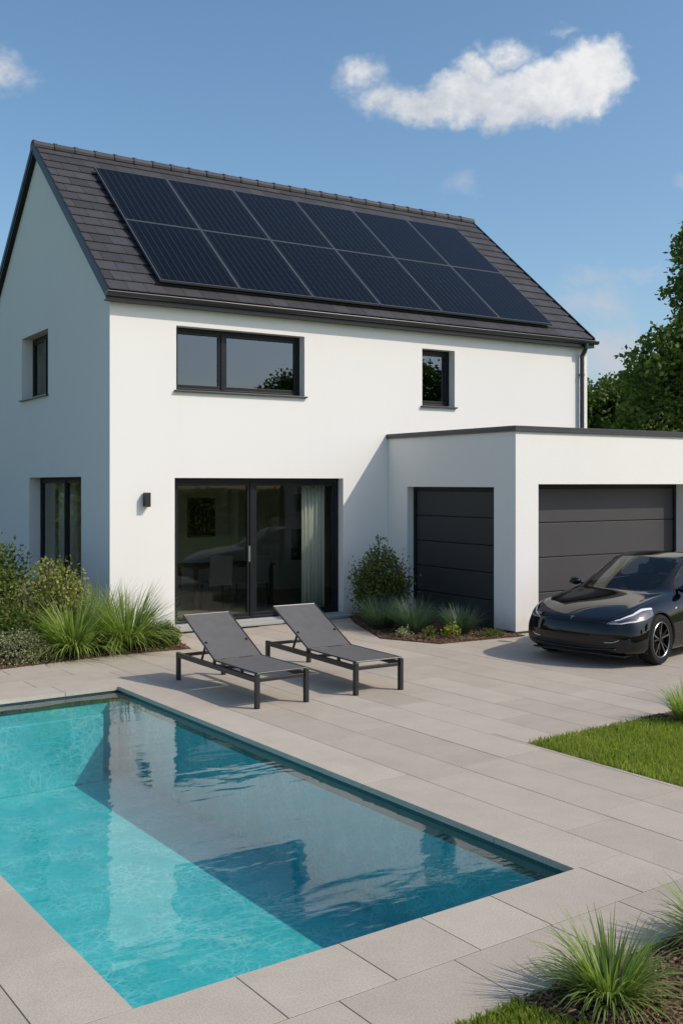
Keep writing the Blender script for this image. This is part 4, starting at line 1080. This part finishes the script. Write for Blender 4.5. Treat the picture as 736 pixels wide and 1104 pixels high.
    c0, n0, _, _ = bvh.find_nearest(Vector((2.26, 0, .67)))
    ux = Vector((0, 1, 0)); uy = n0.cross(ux).normalized() * (-1 if n0.cross(ux).z < 0 else 1); c0 = c0 + n0 * .004
    def E(p): return c0 + ux * p[0] + uy * p[1]
    for poly in ([(-.032, .030), (-.030, .020), (-.010, .016), (-.004, -.034), (.004, -.034), (.010, .016), (.030, .020), (.032, .030), (.0, .024)], [(-.033, .038), (-.032, .034), (0, .028), (.032, .034), (.033, .038), (0, .042)]):
        eb.face([E(p) for p in poly]); eb.face([E(p) + n0 * .002 for p in poly])
    eb.build('emblem', M['chrome'], body)
    # wipers and cowl
    # cabin
    cb = MB(); cb.box(.55, .98, -.66, .66, .70, .905); cb.box(-1.9, .6, -.72, .72, .20, .34); 
    cb.build('dashboard', M['seatc'], root, bevel=.03)
    for sg in (1, -1):
        s = MB(); s.box(-.45, .08, sg * .36 - .25, sg * .36 + .25, .34, .55); 
        m_ = Matrix.Translation((-.40, sg * .36, .50)) @ Matrix.Rotation(R(-18), 4, 'Y'); s.box(-.07, .07, -.24, .24, 0, .55, mtx=m_); s.box(-.05, .05, -.12, .12, .57, .74, mtx=m_)
        s.build('front_seat', M['seatc'], root, bevel=.04)
    s = MB(); s.box(-1.35, -.85, -.6, .6, .34, .55); m_ = Matrix.Translation((-1.32, 0, .5)) @ Matrix.Rotation(R(-20), 4, 'Y'); s.box(-.07, .07, -.6, .6, 0, .52, mtx=m_); s.build('rear_seat', M['seatc'], root, bevel=.04)
    sw = MB(); P = [(.42 - .05 * math.sin(a / 16 * 6.2832), .36 + .18 * math.cos(a / 16 * 6.2832), .86 + .17 * math.sin(a / 16 * 6.2832)) for a in range(17)]; sw.tube(P, .014, 8); sw.build('steering_wheel', M['seatc'], root)
    # wheels
    def wheel(x_, sg):
        tr = MB(); prof = [(.235, .09), (.30, .112), (.325, .105), (.340, .075), (.344, .0), (.340, -.075), (.325, -.105), (.30, -.112), (.235, -.09)]; N = 48
        for (r_, y_) in prof:
            for a in range(N): tr.v.append((r_ * math.cos(6.28318 * a / N), y_, r_ * math.sin(6.28318 * a / N)))
        for i in range(len(prof) - 1):
            for a in range(N): tr.f.append((i * N + a, i * N + (a + 1) % N, (i + 1) * N + (a + 1) % N, (i + 1) * N + a)); tr.t.append(.5); tr.m.append(0)
        wp_ = bpy.data.objects.new('wheel', None); COL.objects.link(wp_); wp_.parent = root; wp_.location = (x_, sg * .80, .345); 
        if sg < 0: wp_.rotation_euler = (0, 0, math.pi)
        tr.build('tyre', M['tyre'], wp_, smooth=True)
        rb = MB(); prof = [(.248, .098), (.240, .104), (.232, .098), (.228, .06), (.21, -.08)]
        for (r_, y_) in prof:
            for a in range(N): rb.v.append((r_ * math.cos(6.28318 * a / N), y_, r_ * math.sin(6.28318 * a / N)))
        for i in range(len(prof) - 1):
            for a in range(N): rb.f.append((i * N + a, (i + 1) * N + a, (i + 1) * N + (a + 1) % N, i * N + (a + 1) % N)); rb.t.append(.5); rb.m.append(1 if i < 2 else 0)
        rb.cm = 0
        for s5 in range(5):
            for dlt in (-.20, .20):
                a0 = 6.28318 * s5 / 5 + .2; a1 = a0 + dlt
                p0 = Vector((math.cos(a0 + dlt * .35) * .05, .075, math.sin(a0 + dlt * .35) * .05)); p1 = Vector((math.cos(a1) * .236, .088, math.sin(a1) * .236))
                rb.cm = 1 if dlt > 0 else 0
                rb.bar(p0, p1, .020, .024, up=(0, 1, 0))
        rb.cm = 0; rb.tube([(0, .05, 0), (0, .092, 0)], [.062, .045], 20)
        for s5 in range(5): a0 = 6.28318 * s5 / 5 + .8; rb.tube([(math.cos(a0) * .048, .07, math.sin(a0) * .048), (math.cos(a0) * .048, .094, math.sin(a0) * .048)], .008, 8)
        rb.tube([(0, .03, 0), (0, .05, 0)], .165, 32)
        rb.build('rim', [M['rim'], M['rim_edge']], wp_, smooth=False)
    for x_ in wx:
        for sg in (1, -1): wheel(x_, sg)
    bmf.free()
    return root
mat_red = mat('tail_lamp_red', (.25, .01, .01), .15)
car = build_car(5.72, -5.03, R(193), .9, .885)

# ------------------------------------------------------------------ trees
def tree(name, label, X, Y, H, crown, n_cl, per, ls, m, seedv, trunk_r=.22, group=None, cr=.55):
    """crown = list of (dx,dy,z,rx,ry,rz) lobes; leaves gather in clumps near the lobes' surface"""
    reseed(seedv); r = thing(name, label, 'tree', (X, Y, -.05), 0, group)
    tb = MB(); top = Vector((0, 0, H * .75)); pts = [Vector((math.sin(i * 1.3) * .12 * i / 6, math.cos(i * 2.1) * .12 * i / 6, H * .78 * i / 6)) for i in range(7)]
    tb.tube(pts, [trunk_r * (1.25 if i == 0 else 1 - .13 * i) for i in range(7)], 10)
    lb = MB(); lf = MB()
    for (dx, dy, z, rx, ry_, rz_) in crown:
        c_ = Vector((dx, dy, z)); k = min(5, max(1, int(z / (H * .78) * 6) - 1)); p0 = pts[k]
        mid = p0.lerp(c_, .5) + Vector((0, 0, -.15 * rx)); lb.tube([p0, mid, c_], [trunk_r * .42, trunk_r * .26, trunk_r * .1], 6)
        for q_ in range(6):
            d = Vector((random.gauss(0, 1), random.gauss(0, 1), random.gauss(.3, .7))).normalized(); e = c_ + Vector((d.x * rx, d.y * ry_, d.z * rz_)) * .85
            lb.tube([c_.lerp(p0, .25), c_.lerp(e, .6) , e], [trunk_r * .14, trunk_r * .08, .012], 5)
    lobes = crown; wts = [l[3] * l[5] for l in lobes]
    for i in range(n_cl):
        dx, dy, z, rx, ry_, rz_ = random.choices(lobes, wts)[0]
        d = Vector((random.gauss(0, 1), random.gauss(0, 1), random.gauss(.1, 1))).normalized(); q_ = random.random() ** .45
        q_ *= 1 + .16 * noise.noise(Vector((d.x * 2.2 + seedv, d.y * 2.2, d.z * 2.2)))
        c_ = Vector((dx + d.x * rx * q_, dy + d.y * ry_ * q_, z + d.z * rz_ * q_)); s = cr * random.uniform(.5, 1.25); base = random.gauss(.45, .22)
        for j in range(per):
            e = Vector((random.gauss(0, 1), random.gauss(0, 1), random.gauss(0, .6))); e = (e if e.length < 1.7 else e * (1.7 / e.length)) * s * .5
            leaf(lf, c_ + e, ls, random.gauss(base + .12 * e.z / s, .14))
    tb.build('trunk', M['bark'], r, smooth=True); lb.build('branches', M['bark'], r, smooth=True); lf.build('crown', m, r); return r
tree('broadleaf_tree', 'tall dark broadleaf tree behind the garage at the right edge', 21.3, 5.05, 12.2, [(.6, -.3, 7.9, 2.6, 2.6, 2.4), (-.9, .5, 5.4, 2.4, 2.4, 2.0), (1.3, -1.1, 9.9, 2.0, 2.0, 1.5), (-.3, .3, 3.8, 2.7, 2.6, 1.9), (1.8, -1.5, 5.8, 2.6, 2.4, 2.4), (.1, 0, 9.2, 1.9, 1.9, 1.6), (-2.0, 1.2, 3.4, 1.5, 1.5, 1.5)], 3000, 40, .18, M['leaf_dark'], 70, .3)
tree('broadleaf_tree', 'mid green round tree showing between the house and the tall tree', 27.8, 13.0, 7.9, [(0, 0, 5.3, 2.6, 2.4, 2.0), (-1.6, 1.2, 4.5, 2.2, 2.2, 1.9), (1.6, -.8, 4.2, 2.4, 2.4, 2.0), (-3.0, 2.6, 4.3, 2.2, 2.2, 2.2)], 1900, 36, .19, M['leaf_mid'], 71, .22)
tree('young_tree', 'bright green bushy young tree just above the garage roof edge', 18.4, 5.1, 4.6, [(0, 0, 2.9, 1.5, 1.5, 1.45), (-.9, .7, 2.3, 1.2, 1.2, 1.2), (.9, -.5, 2.2, 1.2, 1.2, 1.1)], 600, 30, .11, M['leaf_light'], 72, .09, cr=.4)
tree('broadleaf_tree', 'dark broadleaf tree farther right behind the garage', 27.5, 2.5, 8.5, [(0, 0, 5.6, 3.0, 3.0, 2.4), (0, 2.5, 4.2, 2.6, 2.6, 2.2), (0, -2.3, 4.2, 2.6, 2.6, 2.2)], 700, 26, .22, M['leaf_dark'], 73, .25)
# garden behind the photographer: only seen mirrored in the glass
def hedge(label, X0, Y0, X1, Y1, h, wd, n, m, seedv):
    reseed(seedv); r = thing('hedge', label, 'hedge', ((X0 + X1) / 2, (Y0 + Y1) / 2, -.05)); lf = MB(); st = MB()
    a = Vector((X0, Y0, 0)); b_ = Vector((X1, Y1, 0)); mid = (a + b_) / 2; d = (b_ - a); nrm = Vector((-d.y, d.x, 0)).normalized()
    for i in range(n):
        f = random.random(); hh = h * (1 + .18 * noise.noise((f * d.length * .5, seedv, 0))); s = random.choice((-1, 1)); z = random.random() ** .8 * hh
        wv = wd / 2 * (1 + .35 * noise.noise((f * d.length, z, seedv))) * random.uniform(.6, 1) * math.sqrt(max(.05, 1 - (z / hh) ** 4))
        leaf(lf, a + d * f - mid + nrm * wv * s + Vector((0, 0, z)), .2, random.gauss(.5, .25))
    for i in range(int(d.length / .6)):
        p = a + d * ((i + .5) * .6 / d.length) - mid; st.tube([p, p + Vector((0, 0, h * .8))], [.04, .02], 5)
    st.build('stems', M['bark'], r); lf.build('foliage', m, r)
hedge('long green hedge across the garden, mirrored in the sliding glass door', -2, -31, 36, -24, 1.9, 1.6, 16000, M['leaf_mid'], 80)
hedge('green hedge left of the house, mirrored in the gable glass door', -1.6, 11, -8, 15, 2.8, 1.5, 12000, M['leaf_light'], 81)
tree('broadleaf_tree', 'tree in the garden whose top is mirrored in the wide upper window', 20.2, -30.5, 8.3, [(0, 0, 5.9, 1.5, 1.5, 1.9), (-.6, .8, 4.4, 1.6, 1.6, 1.6)], 420, 26, .2, M['leaf_mid'], 82, .16)
tree('broadleaf_tree', 'tree in the garden mirrored in the small upper window', 24.1, -23.9, 7.2, [(0, 0, 5.7, 1.9, 1.9, 2.4), (-.6, .8, 4.2, 1.8, 1.8, 1.6)], 520, 26, .2, M['leaf_mid'], 83, .18)

tree('broadleaf_tree', 'garden tree left of the house, mirrored in the gable glass', -10.2, 13.5, 8.0, [(0, 0, 5.2, 2.6, 2.6, 2.4), (.8, -1.2, 3.6, 2.2, 2.2, 1.9), (-1, 1.5, 3.6, 2.2, 2.2, 1.9)], 700, 26, .2, M['leaf_mid'], 84, .2)
